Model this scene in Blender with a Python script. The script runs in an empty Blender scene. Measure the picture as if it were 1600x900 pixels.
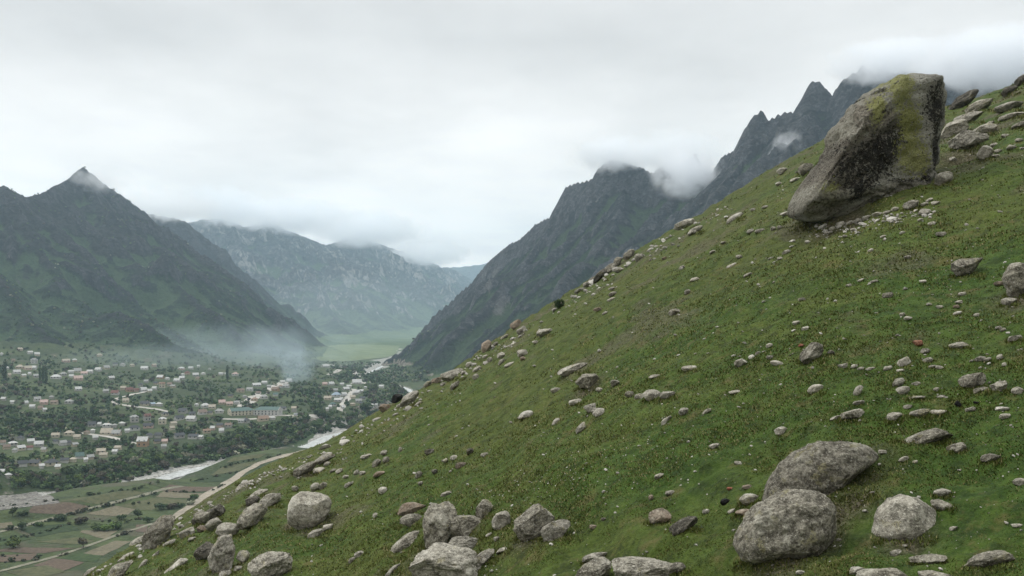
import bpy, bmesh, math, random
import numpy as np
from mathutils import Vector, Matrix, Euler

# ---------------------------------------------------------------- camera, sky, sun, exposure
SC = bpy.context.scene
COL = SC.collection
CAMZ = 120.0
FPX = 1500.0                      # focal length in photo pixels (photo 1600 x 900)
PITCH = math.atan(30.0 / FPX)
cam_data = bpy.data.cameras.new("camera")
cam_data.sensor_width = 36.0
cam_data.lens = 36.0 * FPX / 1600.0
cam_data.clip_start = 0.1
cam_data.clip_end = 30000.0
cam = bpy.data.objects.new("camera", cam_data)
cam.location = (0, 0, CAMZ)
cam.rotation_euler = (math.pi / 2 + PITCH, 0, 0)
COL.objects.link(cam)
SC.camera = cam

SUN_ELEV, SUN_AZ = math.radians(48), math.radians(-62)     # azimuth measured from +Y towards +X
world = bpy.data.worlds.new("World")
SC.world = world
world.use_nodes = True

def build_world():
    nt = world.node_tree
    nt.nodes.clear()
    N = nt.nodes.new
    L = nt.links.new
    out = N("ShaderNodeOutputWorld")
    bg = N("ShaderNodeBackground")
    sky = N("ShaderNodeTexSky")
    sky.sky_type = 'NISHITA'
    sky.sun_disc = False
    sky.sun_elevation = SUN_ELEV
    sky.sun_rotation = SUN_AZ
    sky.air_density = 1.0
    sky.dust_density = 4.0
    tc = N("ShaderNodeTexCoord")
    sep = N("ShaderNodeSeparateXYZ")
    L(tc.outputs["Generated"], sep.inputs[0])
    # overcast brightness by elevation: bright near the horizon, a little greyer above, brightest overhead
    ramp = N("ShaderNodeValToRGB")
    e = ramp.color_ramp.elements
    vals = [(0.0, 1.36, 1.28, 1.20), (.10, 1.32, 1.255, 1.19), (.17, 1.12, 1.08, 1.035), (.27, .87, .855, .83), (.40, .97, .96, .945), (.65, 1.7, 1.71, 1.72), (1.0, 2.2, 2.21, 2.22)]
    e[0].position, e[0].color = vals[0][0], vals[0][1:] + (1,)
    e[1].position, e[1].color = vals[-1][0], vals[-1][1:] + (1,)
    for v in vals[1:-1]:
        k = e.new(v[0]); k.color = v[1:] + (1,)
    L(sep.outputs["Z"], ramp.inputs[0])
    # below the horizon there is only dim ground light
    gnd = N("ShaderNodeMapRange"); gnd.inputs[1].default_value = -.10; gnd.inputs[2].default_value = -.005; gnd.inputs[3].default_value = .10; gnd.inputs[4].default_value = 1.0
    L(sep.outputs["Z"], gnd.inputs[0])
    # cloud deck: noise on the direction projected onto a flat ceiling
    mx = N("ShaderNodeMath"); mx.operation = 'MAXIMUM'; mx.inputs[1].default_value = .04
    add = N("ShaderNodeMath"); add.operation = 'ADD'; add.inputs[1].default_value = .10
    L(sep.outputs["Z"], mx.inputs[0]); L(mx.outputs[0], add.inputs[0])
    dv = N("ShaderNodeVectorMath"); dv.operation = 'DIVIDE'
    cmb = N("ShaderNodeCombineXYZ")
    for i in range(3): L(add.outputs[0], cmb.inputs[i])
    L(tc.outputs["Generated"], dv.inputs[0]); L(cmb.outputs[0], dv.inputs[1])
    mp = N("ShaderNodeMapping"); mp.inputs["Scale"].default_value = (.75, .55, 0.0); mp.inputs["Location"].default_value = (.35, .9, 0)
    L(dv.outputs[0], mp.inputs[0])
    nz = N("ShaderNodeTexNoise"); nz.inputs["Scale"].default_value = 1.0; nz.inputs["Detail"].default_value = 7; nz.inputs["Roughness"].default_value = .52
    L(mp.outputs[0], nz.inputs["Vector"])
    mr = N("ShaderNodeMapRange"); mr.inputs[1].default_value = .30; mr.inputs[2].default_value = .70
    mr.inputs[3].default_value = .76; mr.inputs[4].default_value = 1.20
    L(nz.outputs[0], mr.inputs[0])
    ml = N("ShaderNodeVectorMath"); ml.operation = 'SCALE'
    gm = N("ShaderNodeMath"); gm.operation = 'MULTIPLY'; L(mr.outputs[0], gm.inputs[0]); L(gnd.outputs[0], gm.inputs[1])
    L(ramp.outputs[0], ml.inputs[0]); L(gm.outputs[0], ml.inputs["Scale"])
    sk = N("ShaderNodeVectorMath"); sk.operation = 'SCALE'; sk.inputs["Scale"].default_value = 0.08
    L(sky.outputs[0], sk.inputs[0])
    mix = N("ShaderNodeMix"); mix.data_type = 'RGBA'; mix.inputs[0].default_value = .95
    L(sk.outputs[0], mix.inputs[6]); L(ml.outputs[0], mix.inputs[7])
    L(mix.outputs[2], bg.inputs[0])
    bg.inputs[1].default_value = 1.0
    L(bg.outputs[0], out.inputs[0])
build_world()

sun_d = bpy.data.lights.new("sun", 'SUN')
sun_d.energy = 1.5
sun_d.angle = math.radians(10)
sun_d.color = (1.0, .96, .90)
sun = bpy.data.objects.new("sun", sun_d)
sdir = Vector((math.sin(SUN_AZ) * math.cos(SUN_ELEV), math.cos(SUN_AZ) * math.cos(SUN_ELEV), math.sin(SUN_ELEV)))
sun.rotation_euler = (-sdir).to_track_quat('-Z', 'Y').to_euler()
sun.location = (0, 0, 300)
COL.objects.link(sun)

SC.view_settings.view_transform = 'Standard'
SC.view_settings.look = 'None'
SC.view_settings.exposure = 0.0
SC.view_settings.gamma = 1.0
SC.view_settings.use_curve_mapping = False
SC.render.engine = 'CYCLES'
cy = SC.cycles
cy.use_denoising = True
cy.max_bounces = 12
cy.diffuse_bounces = 3
cy.glossy_bounces = 2
cy.transparent_max_bounces = 8
cy.volume_bounces = 12
cy.volume_step_rate = 1.0
cy.volume_max_steps = 256
cy.use_adaptive_sampling = True
cy.adaptive_threshold = .02

# ---------------------------------------------------------------- helpers
RNG = np.random.default_rng(7)
random.seed(7)

def _h(ix, iy, iz, seed):
    n = (ix.astype(np.int64) * 374761393 + iy.astype(np.int64) * 668265263 + iz.astype(np.int64) * 2147483647 + seed * 974634777) & 0xFFFFFFFF
    n = ((n ^ (n >> 13)) * 1274126177) & 0xFFFFFFFF
    n = ((n ^ (n >> 16)) * 2246822519) & 0xFFFFFFFF
    n = n ^ (n >> 15)
    return (n & 0xFFFFFF).astype(np.float32) / np.float32(0x7FFFFF) - 1.0

def vnoise2(x, y, seed=0):
    x = np.asarray(x, np.float64); y = np.asarray(y, np.float64)
    fx = np.floor(x); fy = np.floor(y)
    ix = fx.astype(np.int64); iy = fy.astype(np.int64); z = np.zeros_like(ix)
    u = (x - fx).astype(np.float32); v = (y - fy).astype(np.float32)
    u = u * u * u * (u * (u * 6 - 15) + 10); v = v * v * v * (v * (v * 6 - 15) + 10)
    a = _h(ix, iy, z, seed); b = _h(ix + 1, iy, z, seed); c = _h(ix, iy + 1, z, seed); d = _h(ix + 1, iy + 1, z, seed)
    return (a * (1 - u) + b * u) * (1 - v) + (c * (1 - u) + d * u) * v

def vnoise3(p, seed=0):
    f = np.floor(p); i = f.astype(np.int64); w = (p - f).astype(np.float32)
    w = w * w * w * (w * (w * 6 - 15) + 10)
    r = 0
    for dx in (0, 1):
        for dy in (0, 1):
            for dz in (0, 1):
                k = (w[:, 0] if dx else 1 - w[:, 0]) * (w[:, 1] if dy else 1 - w[:, 1]) * (w[:, 2] if dz else 1 - w[:, 2])
                r = r + k * _h(i[:, 0] + dx, i[:, 1] + dy, i[:, 2] + dz, seed)
    return r

def fbm2(x, y, octv=4, seed=0, gain=.5, lac=2.03):
    r = 0; a = 1.0; t = 0
    for k in range(octv):
        ca, sa = math.cos(k * .9), math.sin(k * .9)
        r = r + a * vnoise2((x * ca - y * sa) * lac ** k + 17.3 * k, (x * sa + y * ca) * lac ** k - 9.1 * k, seed + k)
        t += a; a *= gain
    return r / t * 1.6

def ridged2(x, y, octv=4, seed=0, gain=.5):
    r = 0; a = 1.0; t = 0
    for k in range(octv):
        ca, sa = math.cos(k * .9 + .4), math.sin(k * .9 + .4)
        r = r + a * (1 - 2 * np.abs(vnoise2((x * ca - y * sa) * 2.03 ** k, (x * sa + y * ca) * 2.03 ** k, seed + k)))
        t += a; a *= gain
    return r / t

def fbm3(p, octv=4, seed=0, gain=.5):
    r = 0; a = 1.0; t = 0
    for k in range(octv):
        r = r + a * vnoise3(p * 2.03 ** k + 13.7 * k, seed + k); t += a; a *= gain
    return r / t * 1.6

def sstep(a, b, x):
    t = np.clip((x - a) / (b - a), 0, 1)
    return t * t * (3 - 2 * t)

CP, SP = math.cos(PITCH), math.sin(PITCH)
def ray(px, py):
    cx = (px - 800.0) / FPX; cyy = (450.0 - py) / FPX
    return np.array([cx, CP - cyy * SP, SP + cyy * CP])
def at_depth(px, py, d):
    r = ray(px, py); r = r / r[1] * d
    return np.array([r[0], r[1], CAMZ + r[2]])
def az_t(px, py):
    r = ray(px, py)
    return math.atan2(r[0], r[1]), r[2] / math.hypot(r[0], r[1])
def on_level(px, py, z):
    r = ray(px, py); k = (z - CAMZ) / r[2]
    return np.array([r[0] * k, r[1] * k, z])
def project(p):
    x, y, z = p[0], p[1], p[2] - CAMZ
    dy = y * CP + z * SP; dz = -y * SP + z * CP
    return 800 + FPX * x / dy, 450 - FPX * dz / dy

def np_mesh(name, V, F, smooth=True, mat=None, attrs=None):
    """mesh from numpy verts and an (n,3) or (n,4) face array"""
    me = bpy.data.meshes.new(name)
    V = np.ascontiguousarray(V, np.float32); F = np.ascontiguousarray(F, np.int32)
    nf, k = F.shape
    me.vertices.add(len(V)); me.vertices.foreach_set("co", V.ravel())
    me.loops.add(nf * k); me.loops.foreach_set("vertex_index", F.ravel())
    me.polygons.add(nf)
    me.polygons.foreach_set("loop_start", np.arange(0, nf * k, k, dtype=np.int32))
    if smooth: me.polygons.foreach_set("use_smooth", np.ones(nf, bool))
    else: me.polygons.foreach_set("use_smooth", np.zeros(nf, bool))
    me.update(calc_edges=True)
    for an, arr in (attrs or {}).items():
        if arr.ndim == 1:
            a = me.attributes.new(an, 'FLOAT', 'POINT'); a.data.foreach_set("value", arr.astype(np.float32))
        else:
            a = me.attributes.new(an, 'FLOAT_COLOR', 'POINT')
            c = np.ones((len(arr), 4), np.float32); c[:, :arr.shape[1]] = arr
            a.data.foreach_set("color", c.ravel())
    if mat: me.materials.append(mat)
    return me

def link(name, data, parent=None, label=None, cat=None, group=None, kind=None):
    o = bpy.data.objects.new(name, data)
    COL.objects.link(o)
    if parent: o.parent = parent
    if label: o["label"] = label
    if cat: o["category"] = cat
    if group: o["group"] = group
    if kind: o["kind"] = kind
    return o

class MB:
    """collects polygons into one mesh"""
    def __init__(s): s.v = []; s.f = []
    def box(s, x0, x1, y0, y1, z0, z1):
        n = len(s.v)
        s.v += [(x0, y0, z0), (x1, y0, z0), (x1, y1, z0), (x0, y1, z0), (x0, y0, z1), (x1, y0, z1), (x1, y1, z1), (x0, y1, z1)]
        s.f += [tuple(n + i for i in q) for q in ((0, 3, 2, 1), (4, 5, 6, 7), (0, 1, 5, 4), (1, 2, 6, 5), (2, 3, 7, 6), (3, 0, 4, 7))]
    def poly(s, pts):
        n = len(s.v); s.v += [tuple(p) for p in pts]; s.f.append(tuple(range(n, n + len(pts))))
    def prism(s, prof, y0, y1):
        """profile in x,z extruded along y (profile counter-clockwise seen from -y)"""
        n = len(s.v); k = len(prof)
        s.v += [(x, y0, z) for x, z in prof] + [(x, y1, z) for x, z in prof]
        s.f.append(tuple(range(n, n + k))); s.f.append(tuple(range(n + 2 * k - 1, n + k - 1, -1)))
        for i in range(k):
            j = (i + 1) % k
            s.f.append((n + j, n + i, n + k + i, n + k + j))
    def tube(s, pts, rads, seg=6):
        n = len(s.v)
        for i, (p, r) in enumerate(zip(pts, rads)):
            p = Vector(p); a = Vector(pts[max(i - 1, 0)]); b = Vector(pts[min(i + 1, len(pts) - 1)])
            d = (b - a).normalized(); u = d.orthogonal().normalized(); w = d.cross(u)
            for j in range(seg):
                t = 2 * math.pi * j / seg
                s.v.append(tuple(p + (u * math.cos(t) + w * math.sin(t)) * r))
        for i in range(len(pts) - 1):
            for j in range(seg):
                a = n + i * seg + j; b = n + i * seg + (j + 1) % seg
                s.f.append((a, b, b + seg, a + seg))
        s.f.append(tuple(n + j for j in range(seg - 1, -1, -1)))
        e = n + (len(pts) - 1) * seg
        s.f.append(tuple(e + j for j in range(seg)))
    def mesh(s, name, mat=None, smooth=False):
        me = bpy.data.meshes.new(name); me.from_pydata(s.v, [], s.f); me.update()
        if smooth:
            for p in me.polygons: p.use_smooth = True
        if mat: me.materials.append(mat)
        return me

# material node helper
class NT:
    def __init__(s, name):
        s.m = bpy.data.materials.new(name); s.m.use_nodes = True
        s.t = s.m.node_tree; s.t.nodes.clear()
        s.out = s.t.nodes.new("ShaderNodeOutputMaterial")
        s.b = s.t.nodes.new("ShaderNodeBsdfPrincipled")
        s.t.links.new(s.b.outputs[0], s.out.inputs[0])
        s.b.inputs["Roughness"].default_value = .95
        s.b.inputs["Specular IOR Level"].default_value = .15
    def n(s, ty, **kw):
        k = s.t.nodes.new(ty)
        for a, v in kw.items(): setattr(k, a, v)
        return k
    def l(s, a, b): s.t.links.new(a, b)
    def pos(s): return s.n("ShaderNodeNewGeometry").outputs["Position"]
    def mapping(s, vec, scale=(1, 1, 1), rot=(0, 0, 0)):
        m = s.n("ShaderNodeMapping"); m.inputs["Scale"].default_value = scale; m.inputs["Rotation"].default_value = rot
        s.l(vec, m.inputs[0]); return m.outputs[0]
    def noise(s, vec, scale, detail=4, rough=.55, dist=0.0):
        k = s.n("ShaderNodeTexNoise"); k.inputs["Scale"].default_value = scale; k.inputs["Detail"].default_value = detail
        k.inputs["Roughness"].default_value = rough; k.inputs["Distortion"].default_value = dist
        s.l(vec, k.inputs["Vector"]); return k.outputs[0]
    def range(s, v, a, b, c=0.0, d=1.0, smooth=True):
        k = s.n("ShaderNodeMapRange"); k.interpolation_type = 'SMOOTHSTEP' if smooth else 'LINEAR'
        for i, x in enumerate((a, b, c, d)): k.inputs[i + 1].default_value = x
        s.l(v, k.inputs[0]); return k.outputs[0]
    def math(s, op, a, b=None):
        k = s.n("ShaderNodeMath"); k.operation = op
        for i, x in enumerate((a, b)):
            if x is None: continue
            if isinstance(x, (int, float)): k.inputs[i].default_value = x
            else: s.l(x, k.inputs[i])
        return k.outputs[0]
    def mix(s, f, a, b, mode='MIX'):
        k = s.n("ShaderNodeMix"); k.data_type = 'RGBA'; k.blend_type = mode
        for i, x in ((0, f), (6, a), (7, b)):
            if isinstance(x, (int, float)): k.inputs[i].default_value = x
            elif isinstance(x, tuple): k.inputs[i].default_value = x + (1,) if len(x) == 3 else x
            else: s.l(x, k.inputs[i])
        return k.outputs[2]
    def attr(s, name):
        k = s.n("ShaderNodeAttribute"); k.attribute_name = name; return k
    def bump(s, h, strength=.5, dist=.1):
        k = s.n("ShaderNodeBump"); k.inputs["Strength"].default_value = strength; k.inputs["Distance"].default_value = dist
        s.l(h, k.inputs["Height"]); s.l(k.outputs[0], s.b.inputs["Normal"])
    def color(s, c):
        if isinstance(c, tuple): s.b.inputs["Base Color"].default_value = c + (1,)
        else: s.l(c, s.b.inputs["Base Color"])
    def normal_z(s):
        k = s.n("ShaderNodeSeparateXYZ"); s.l(s.n("ShaderNodeNewGeometry").outputs["Normal"], k.inputs[0]); return k.outputs[2]
    def pos_z(s):
        k = s.n("ShaderNodeSeparateXYZ"); s.l(s.pos(), k.inputs[0]); return k.outputs[2]
# ---------------------------------------------------------------- valley and mountains: one height field split by landform
# polar spacing (finer near, coarser far) gives even detail; every height is a real world height
AZ = np.radians(np.linspace(-42, 42, 1500))
RR = 150.0 * np.exp(np.linspace(0, math.log(10500 / 150.0), 1200))
GA, GR = np.meshgrid(AZ, RR)                     # rows: distance, cols: azimuth
GX = GR * np.sin(GA); GY = GR * np.cos(GA)

# terrace and valley floor: thin plate spline through levelled points
ctrl = [at_depth(0, 560, 1300), at_depth(0, 700, 740), at_depth(395, 648, 940), at_depth(450, 602, 1300), at_depth(535, 615, 1170),
        at_depth(0, 640, 900), at_depth(250, 592, 1250), at_depth(350, 568, 1600), at_depth(500, 570, 1850), at_depth(560, 541, 2700),
        at_depth(625, 534, 3500), at_depth(170, 562, 1430), at_depth(200, 690, 790), at_depth(430, 543, 2750), (0, 1700, 8), (600, 1500, 12), (100, 4800, 30), (-1500, 900, 90), (300, 9000, 90),
        (-900, 6000, 60), (-200, 500, 14), (-700, 480, 16), (600, 400, 12)]
ctrl = np.array([tuple(c) for c in ctrl], float)
def tps_fit(P):
    n = len(P); xy = P[:, :2] / 1000.0
    d = np.linalg.norm(xy[:, None] - xy[None], axis=2); K = np.where(d > 0, d * d * np.log(d + 1e-12), 0) + np.eye(n) * .002
    A = np.zeros((n + 3, n + 3)); A[:n, :n] = K; A[:n, n] = 1; A[:n, n + 1:] = xy; A[n, :n] = 1; A[n + 1:, :n] = xy.T
    return np.linalg.solve(A, np.concatenate([P[:, 2], np.zeros(3)])), xy
TW, TXY = tps_fit(ctrl)
def tps(x, y):
    x = x / 1000.0; y = y / 1000.0
    r = TW[-3] + TW[-2] * x + TW[-1] * y
    for w, (a, b) in zip(TW[:-3], TXY):
        d2 = (x - a) ** 2 + (y - b) ** 2 + 1e-12
        r = r + w * .5 * d2 * np.log(d2)
    return r

river_px = [(0, 801), (60, 786), (130, 774), (205, 766), (246, 752), (285, 738), (345, 727), (400, 717), (455, 706), (490, 696), (520, 682)]
RIV = [(-750, 470), (-480, 520)] + [tuple(on_level(a, b, 0)[:2]) for a, b in river_px] + [(-128, 985), (-112, 1160), (-150, 1400)] + \
      [tuple(on_level(a, b, 0)[:2]) for a, b in ((572, 585), (600, 571), (622, 562))] + [(-250, 2700), (-180, 3400), (0, 4300), (300, 6000), (500, 9000)]
RIV = np.array(RIV, float)
def river_dist(x, y):
    best = np.full(x.shape, 1e9); sgn = np.ones(x.shape); w = np.zeros(x.shape)
    for i in range(len(RIV) - 1):
        a, b = RIV[i], RIV[i + 1]; d = b - a; L2 = d @ d
        t = np.clip(((x - a[0]) * d[0] + (y - a[1]) * d[1]) / L2, 0, 1)
        qx = x - a[0] - t * d[0]; qy = y - a[1] - t * d[1]; dd = np.hypot(qx, qy)
        m = dd < best
        best = np.where(m, dd, best); sgn = np.where(m, np.sign(d[0] * qy - d[1] * qx), sgn)
    return best, sgn

def valley_height(x, y):
    base = tps(x, y)
    d, s = river_dist(x, y)
    wob = fbm2(x / 60, y / 60, 3, 5)
    n1 = fbm2(x / 140, y / 140, 4, 9) * 1.6 + fbm2(x / 25, y / 25, 3, 19) * .5
    far = sstep(1500, 2200, y); nar = 1 + 1.6 * sstep(1000, 1120, y) * (1 - sstep(1700, 1900, y)); d = d * nar
    dl = d + wob * 12
    left = 0.4 + (np.maximum(base, 6) + n1 - .4) * (sstep(22, 58, dl) * (1 - far) + far * sstep(30, 160, dl))
    left = left + ridged2(x / 16, y / 16, 3, 23) * 1.2 * sstep(20, 34, dl) * (1 - sstep(44, 60, dl)) * (1 - far)
    bk = np.zeros(x.shape)
    for bx, by in ((-40, 806), (0, 799), (35, 793), (62, 788), (90, 781), (150, 772), (200, 768), (385, 720), (425, 713)):
        q = on_level(bx, by, 0); bk = bk + np.exp(-((x - q[0]) ** 2 + (y - q[1] + 22) ** 2) / 38 ** 2)
    right = .3 + (2.2 + 7.5 * np.minimum(bk, 1)) * sstep(9, 26, d + wob * 4) + .012 * np.minimum(d, 300) + n1 * .25 * sstep(20, 60, d)
    right = right + np.maximum(base * .6, 0) * far * sstep(20, 200, d)
    z = np.where(s > 0, left, right)
    bed = 1 - sstep(6, 11, d + 4 * sstep(1200, 1600, y))
    return z * (1 - bed) + (-.6) * bed

# mountain ridges: (photo x, photo y, distance) of the crest, and spurs running down from it
RIDGES = {
 1: dict(s=.82, sb=1.25, main=[
    [(-420, 150, 1750), (-200, 235, 1850), (-80, 282, 1860), (10, 290, 1850), (40, 306, 1900), (62, 302, 1950), (95, 286, 2050), (130, 261, 2150), (160, 285, 2200), (185, 300, 2230), (228, 331, 2280), (262, 368, 2310), (300, 408, 2300), (345, 452, 2270), (395, 502, 2210), (440, 543, 2130)],
    [(170, 345, 3000), (205, 330, 3000), (232, 333, 3000), (265, 338, 3000), (292, 346, 3050), (320, 376, 3100), (345, 402, 3150), (372, 416, 3160), (400, 438, 3150), (440, 478, 3100), (480, 514, 3050), (528, 551, 2950)]],
    spurs=[
    [(10, 290, 1850), (55, 362, 1780), (90, 410, 1700), (140, 446, 1640), (200, 486, 1570), (255, 530, 1500)],
    [(130, 261, 2150), (175, 340, 2030), (225, 395, 1950), (285, 436, 1880), (335, 488, 1800), (385, 542, 1700)],
    [(292, 346, 3050), (330, 420, 2900), (380, 470, 2780), (430, 520, 2640)], [(400, 438, 3150), (440, 490, 2980), (470, 530, 2820)], [(160, 285, 2200), (230, 370, 2080), (290, 420, 1990), (345, 480, 1900), (395, 528, 1820)],
    [(-80, 282, 1860), (-30, 390, 1650), (20, 470, 1500), (70, 525, 1420)],
    [(-200, 235, 1850), (-130, 400, 1500), (-90, 500, 1350)],
    [(62, 302, 1950), (120, 400, 1880), (160, 440, 1820), (230, 480, 1750), (290, 535, 1640)]]),
 2: dict(s=.58, sb=.95, main=[
    [(100, 400, 5111), (240, 362, 4998), (305, 344, 4884), (345, 338, 4884), (380, 352, 4884), (420, 346, 4884), (460, 362, 4884), (510, 384, 5111), (555, 366, 5794), (590, 380, 6135), (620, 390, 6476), (680, 411, 7386), (705, 432, 8296), (735, 470, 9206), (760, 520, 9661)]],
    spurs=[
    [(420, 346, 4884), (455, 420, 4429), (500, 470, 3974), (540, 520, 3405)],
    [(345, 338, 4884), (390, 420, 4315), (440, 480, 3746), (470, 530, 3064)],
    [(555, 366, 5794), (580, 430, 5225), (600, 480, 4770), (625, 530, 4315)],
    [(680, 411, 7386), (660, 470, 6249), (650, 515, 5339)],
    [(620, 390, 6476), (628, 440, 5908), (640, 500, 5111)],
    [(490, 376, 4998), (530, 440, 4429), (575, 500, 3860)]]),
 3: dict(s=.5, sb=.5, main=[[(560, 395, 9900), (690, 419, 9800), (745, 414, 9700), (820, 400, 9600), (950, 340, 9400)]], spurs=[]),
 4: dict(s=1.0, sb=1.5, main=[
    [(610, 572, 2230), (628, 555, 2250), (645, 530, 2250), (662, 511, 2240), (680, 490, 2230), (702, 473, 2215), (720, 453, 2200), (742, 434, 2175), (760, 412, 2150), (776, 398, 2120), (800, 377, 2080), (813, 372, 2061), (837, 348, 2026), (866, 336, 1983), (874, 309, 1973), (884, 291, 1962), (903, 284, 1940), (926, 276, 1914), (934, 262, 1904), (953, 251, 1882), (980, 250, 1850), (999, 256, 1828), (1020, 266, 1803), (1045, 252, 1776), (1060, 258, 1763), (1085, 240, 1742), (1102, 262, 1728), (1114, 270, 1718), (1122, 252, 1708), (1130, 240, 1698), (1143, 234, 1681), (1154, 236, 1668), (1158, 219, 1662), (1166, 207, 1656), (1174, 183, 1650), (1183, 176, 1644), (1189, 170, 1640), (1196, 178, 1635), (1204, 184, 1630), (1214, 176, 1621), (1232, 169, 1606), (1243, 174, 1596), (1248, 175, 1592), (1252, 158, 1588), (1259, 143, 1583), (1266, 125, 1578), (1275, 120, 1571), (1284, 124, 1564), (1293, 136, 1557), (1300, 146, 1552), (1310, 130, 1544), (1323, 119, 1535), (1337, 112, 1525), (1350, 100, 1516), (1367, 112, 1504), (1381, 98, 1495), (1399, 112, 1486), (1425, 104, 1473), (1440, 118, 1460), (1465, 90, 1435), (1490, 96, 1410), (1520, 70, 1390), (1545, 88, 1378), (1570, 66, 1365), (1600, 78, 1350), (1700, 40, 1300)]],
    spurs=[
    [(760, 414, 2150), (720, 480, 2000), (690, 530, 1850), (640, 575, 1720)],
    [(884, 295, 1960), (850, 390, 1850), (810, 450, 1750), (750, 520, 1600)],
    [(980, 248, 1850), (960, 330, 1720), (920, 400, 1600), (860, 470, 1480)],
    [(1122, 246, 1690), (1090, 310, 1580), (1040, 370, 1480), (980, 430, 1380)],
    [(1188, 171, 1640), (1170, 230, 1560), (1130, 290, 1470)],
    [(1270, 121, 1570), (1265, 190, 1490), (1230, 250, 1400)],
    [(1372, 92, 1500), (1370, 180, 1400)]]),
}
rnd = random.Random(11)
SEGS = []                                # (owner, a, b, slope)
SKY = {o: (np.array([p[0] for p in R['main'][0]], float), np.array([p[1] for p in R['main'][0]], float)) for o, R in RIDGES.items()}
SKY[1] = (np.array([-420, -200, -80, 10, 40, 62, 95, 130, 160, 185, 230, 265, 292, 320, 345, 400, 440, 480, 528.]), np.array([150, 235, 282, 290, 306, 302, 286, 261, 285, 300, 331, 338, 346, 376, 402, 438, 478, 514, 551.]))
MAINFLAG = [False]
def add_line(own, pts, s):
    for a, b in zip(pts[:-1], pts[1:]): SEGS.append((own, np.array(a), np.array(b), s, MAINFLAG[0]))
def sub_spurs(own, pts, s, step, depth):
    pts = [np.array(p) for p in pts]
    side = 1
    for a, b in zip(pts[:-1], pts[1:]):
        L = np.linalg.norm((b - a)[:2]); n = max(1, int(L / step + rnd.random()))
        for k in range(n):
            t = (k + rnd.random()) / n
            p = a + (b - a) * t - np.array([0, 0, {4: 38.0, 1: 12.0, 2: 14.0}[own] if depth == 0 else 3.0])
            if p[2] < 70: continue
            dr = (b - a)[:2] / (L + 1e-6)
            if b[2] > a[2]: dr = -dr
            for side in (-1, 1):
                if rnd.random() < .2: continue
                ang = side * math.radians(rnd.uniform(48, 85))
                c, q = math.cos(ang), math.sin(ang)
                d = np.array([dr[0] * c - dr[1] * q, dr[0] * q + dr[1] * c])
                ln = min((p[2] - 20) * rnd.uniform(.45, 1.0), 420) * (1 if depth == 0 else .6)
                sl = s * rnd.uniform(.72, .9)
                q0 = p
                line = [q0]
                for j in range(3):
                    ang2 = math.radians(rnd.uniform(-22, 22)); c2, s2 = math.cos(ang2), math.sin(ang2)
                    d = np.array([d[0] * c2 - d[1] * s2, d[0] * s2 + d[1] * c2])
                    step3 = ln / 3 / max(sl, .4) * 1.0
                    q1 = q0 + np.array([d[0] * step3, d[1] * step3, -step3 * sl * rnd.uniform(.85, 1.1)])
                    line.append(q1); q0 = q1
                # a spur stays below the mountain's own skyline
                okk = True
                for q in line[1:]:
                    u, v = project(q)
                    if v < np.interp(u, *SKY[own]) + (6 if own != 2 else 3): okk = False
                if okk: add_line(own, line, s * 1.15)
for own, R in RIDGES.items():
    for ln in R['main']:
        P = [at_depth(*p) for p in ln]
        MAINFLAG[0] = True
        if own in (1, 4):
            add_line(own, P, 1.15 if own == 1 else 1.9)
            add_line(own, [p - np.array([0, 0, 30 if own == 1 else 52]) for p in P], R['sb'])
        else: add_line(own, P, R['sb'])
        MAINFLAG[0] = False
        if own != 3: sub_spurs(own, P, R['s'], {1: 120, 2: 230, 4: 90}[own], 0)
    for ln in R['spurs']:
        P = [at_depth(*p) for p in ln]
        P[0] = P[0] - np.array([0, 0, {4: 42.0, 1: 8.0, 2: 10.0}[own]])
        add_line(own, P, R['s'] * .95)
        sub_spurs(own, P, R['s'], {1: 95, 2: 170, 4: 80}[own], 1)

GZ = valley_height(GX, GY)
HM = np.full(GZ.shape, -1e4); OWN = np.zeros(GZ.shape, np.int8); CD = np.full(GZ.shape, 400.0)
wx = GX + fbm2(GX / 90, GY / 90, 3, 31) * 22
wy = GY + fbm2(GX / 90, GY / 90, 3, 41) * 22
rough = 1 + .22 * fbm2(GX / 45, GY / 45, 4, 51)
for own, a, b, s, ismain in SEGS:
    zmax = max(a[2], b[2]); rad = (zmax + 60) / s * 1.4
    cx, cyy = (a + b)[:2] / 2; hl = np.linalg.norm((b - a)[:2]) / 2 + rad
    dist = math.hypot(cx, cyy)
    r0, r1 = np.searchsorted(RR, [max(dist - hl, RR[0]), dist + hl])
    if dist > hl * 1.02:
        half = math.asin(min(1, hl / dist)); az0 = math.atan2(cx, cyy)
        c0, c1 = np.searchsorted(AZ, [az0 - half, az0 + half])
    else: c0, c1 = 0, len(AZ)
    if r1 <= r0 or c1 <= c0: continue
    S = np.s_[r0:r1, c0:c1]
    d = (b - a)[:2]; L2 = d @ d + 1e-6
    # the very crest keeps its line; away from it the flank is warped
    X0, Y0 = GX[S], GY[S]
    t0 = np.clip(((X0 - a[0]) * d[0] + (Y0 - a[1]) * d[1]) / L2, 0, 1)
    dd0 = np.hypot(X0 - a[0] - t0 * d[0], Y0 - a[1] - t0 * d[1])
    if ismain: CD[S] = np.minimum(CD[S], dd0)
    w = sstep(10, 90, dd0)
    X = X0 + (wx[S] - X0) * w; Y = Y0 + (wy[S] - Y0) * w
    t = np.clip(((X - a[0]) * d[0] + (Y - a[1]) * d[1]) / L2, 0, 1)
    dd = np.hypot(X - a[0] - t * d[0], Y - a[1] - t * d[1])
    h = a[2] + t * (b[2] - a[2]) - s * (dd + (rough[S] - 1) * np.minimum(np.maximum(dd - 14, 0), 75))
    m = h > HM[S]
    HM[S] = np.where(m, h, HM[S]); OWN[S] = np.where(m, own, OWN[S])
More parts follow.
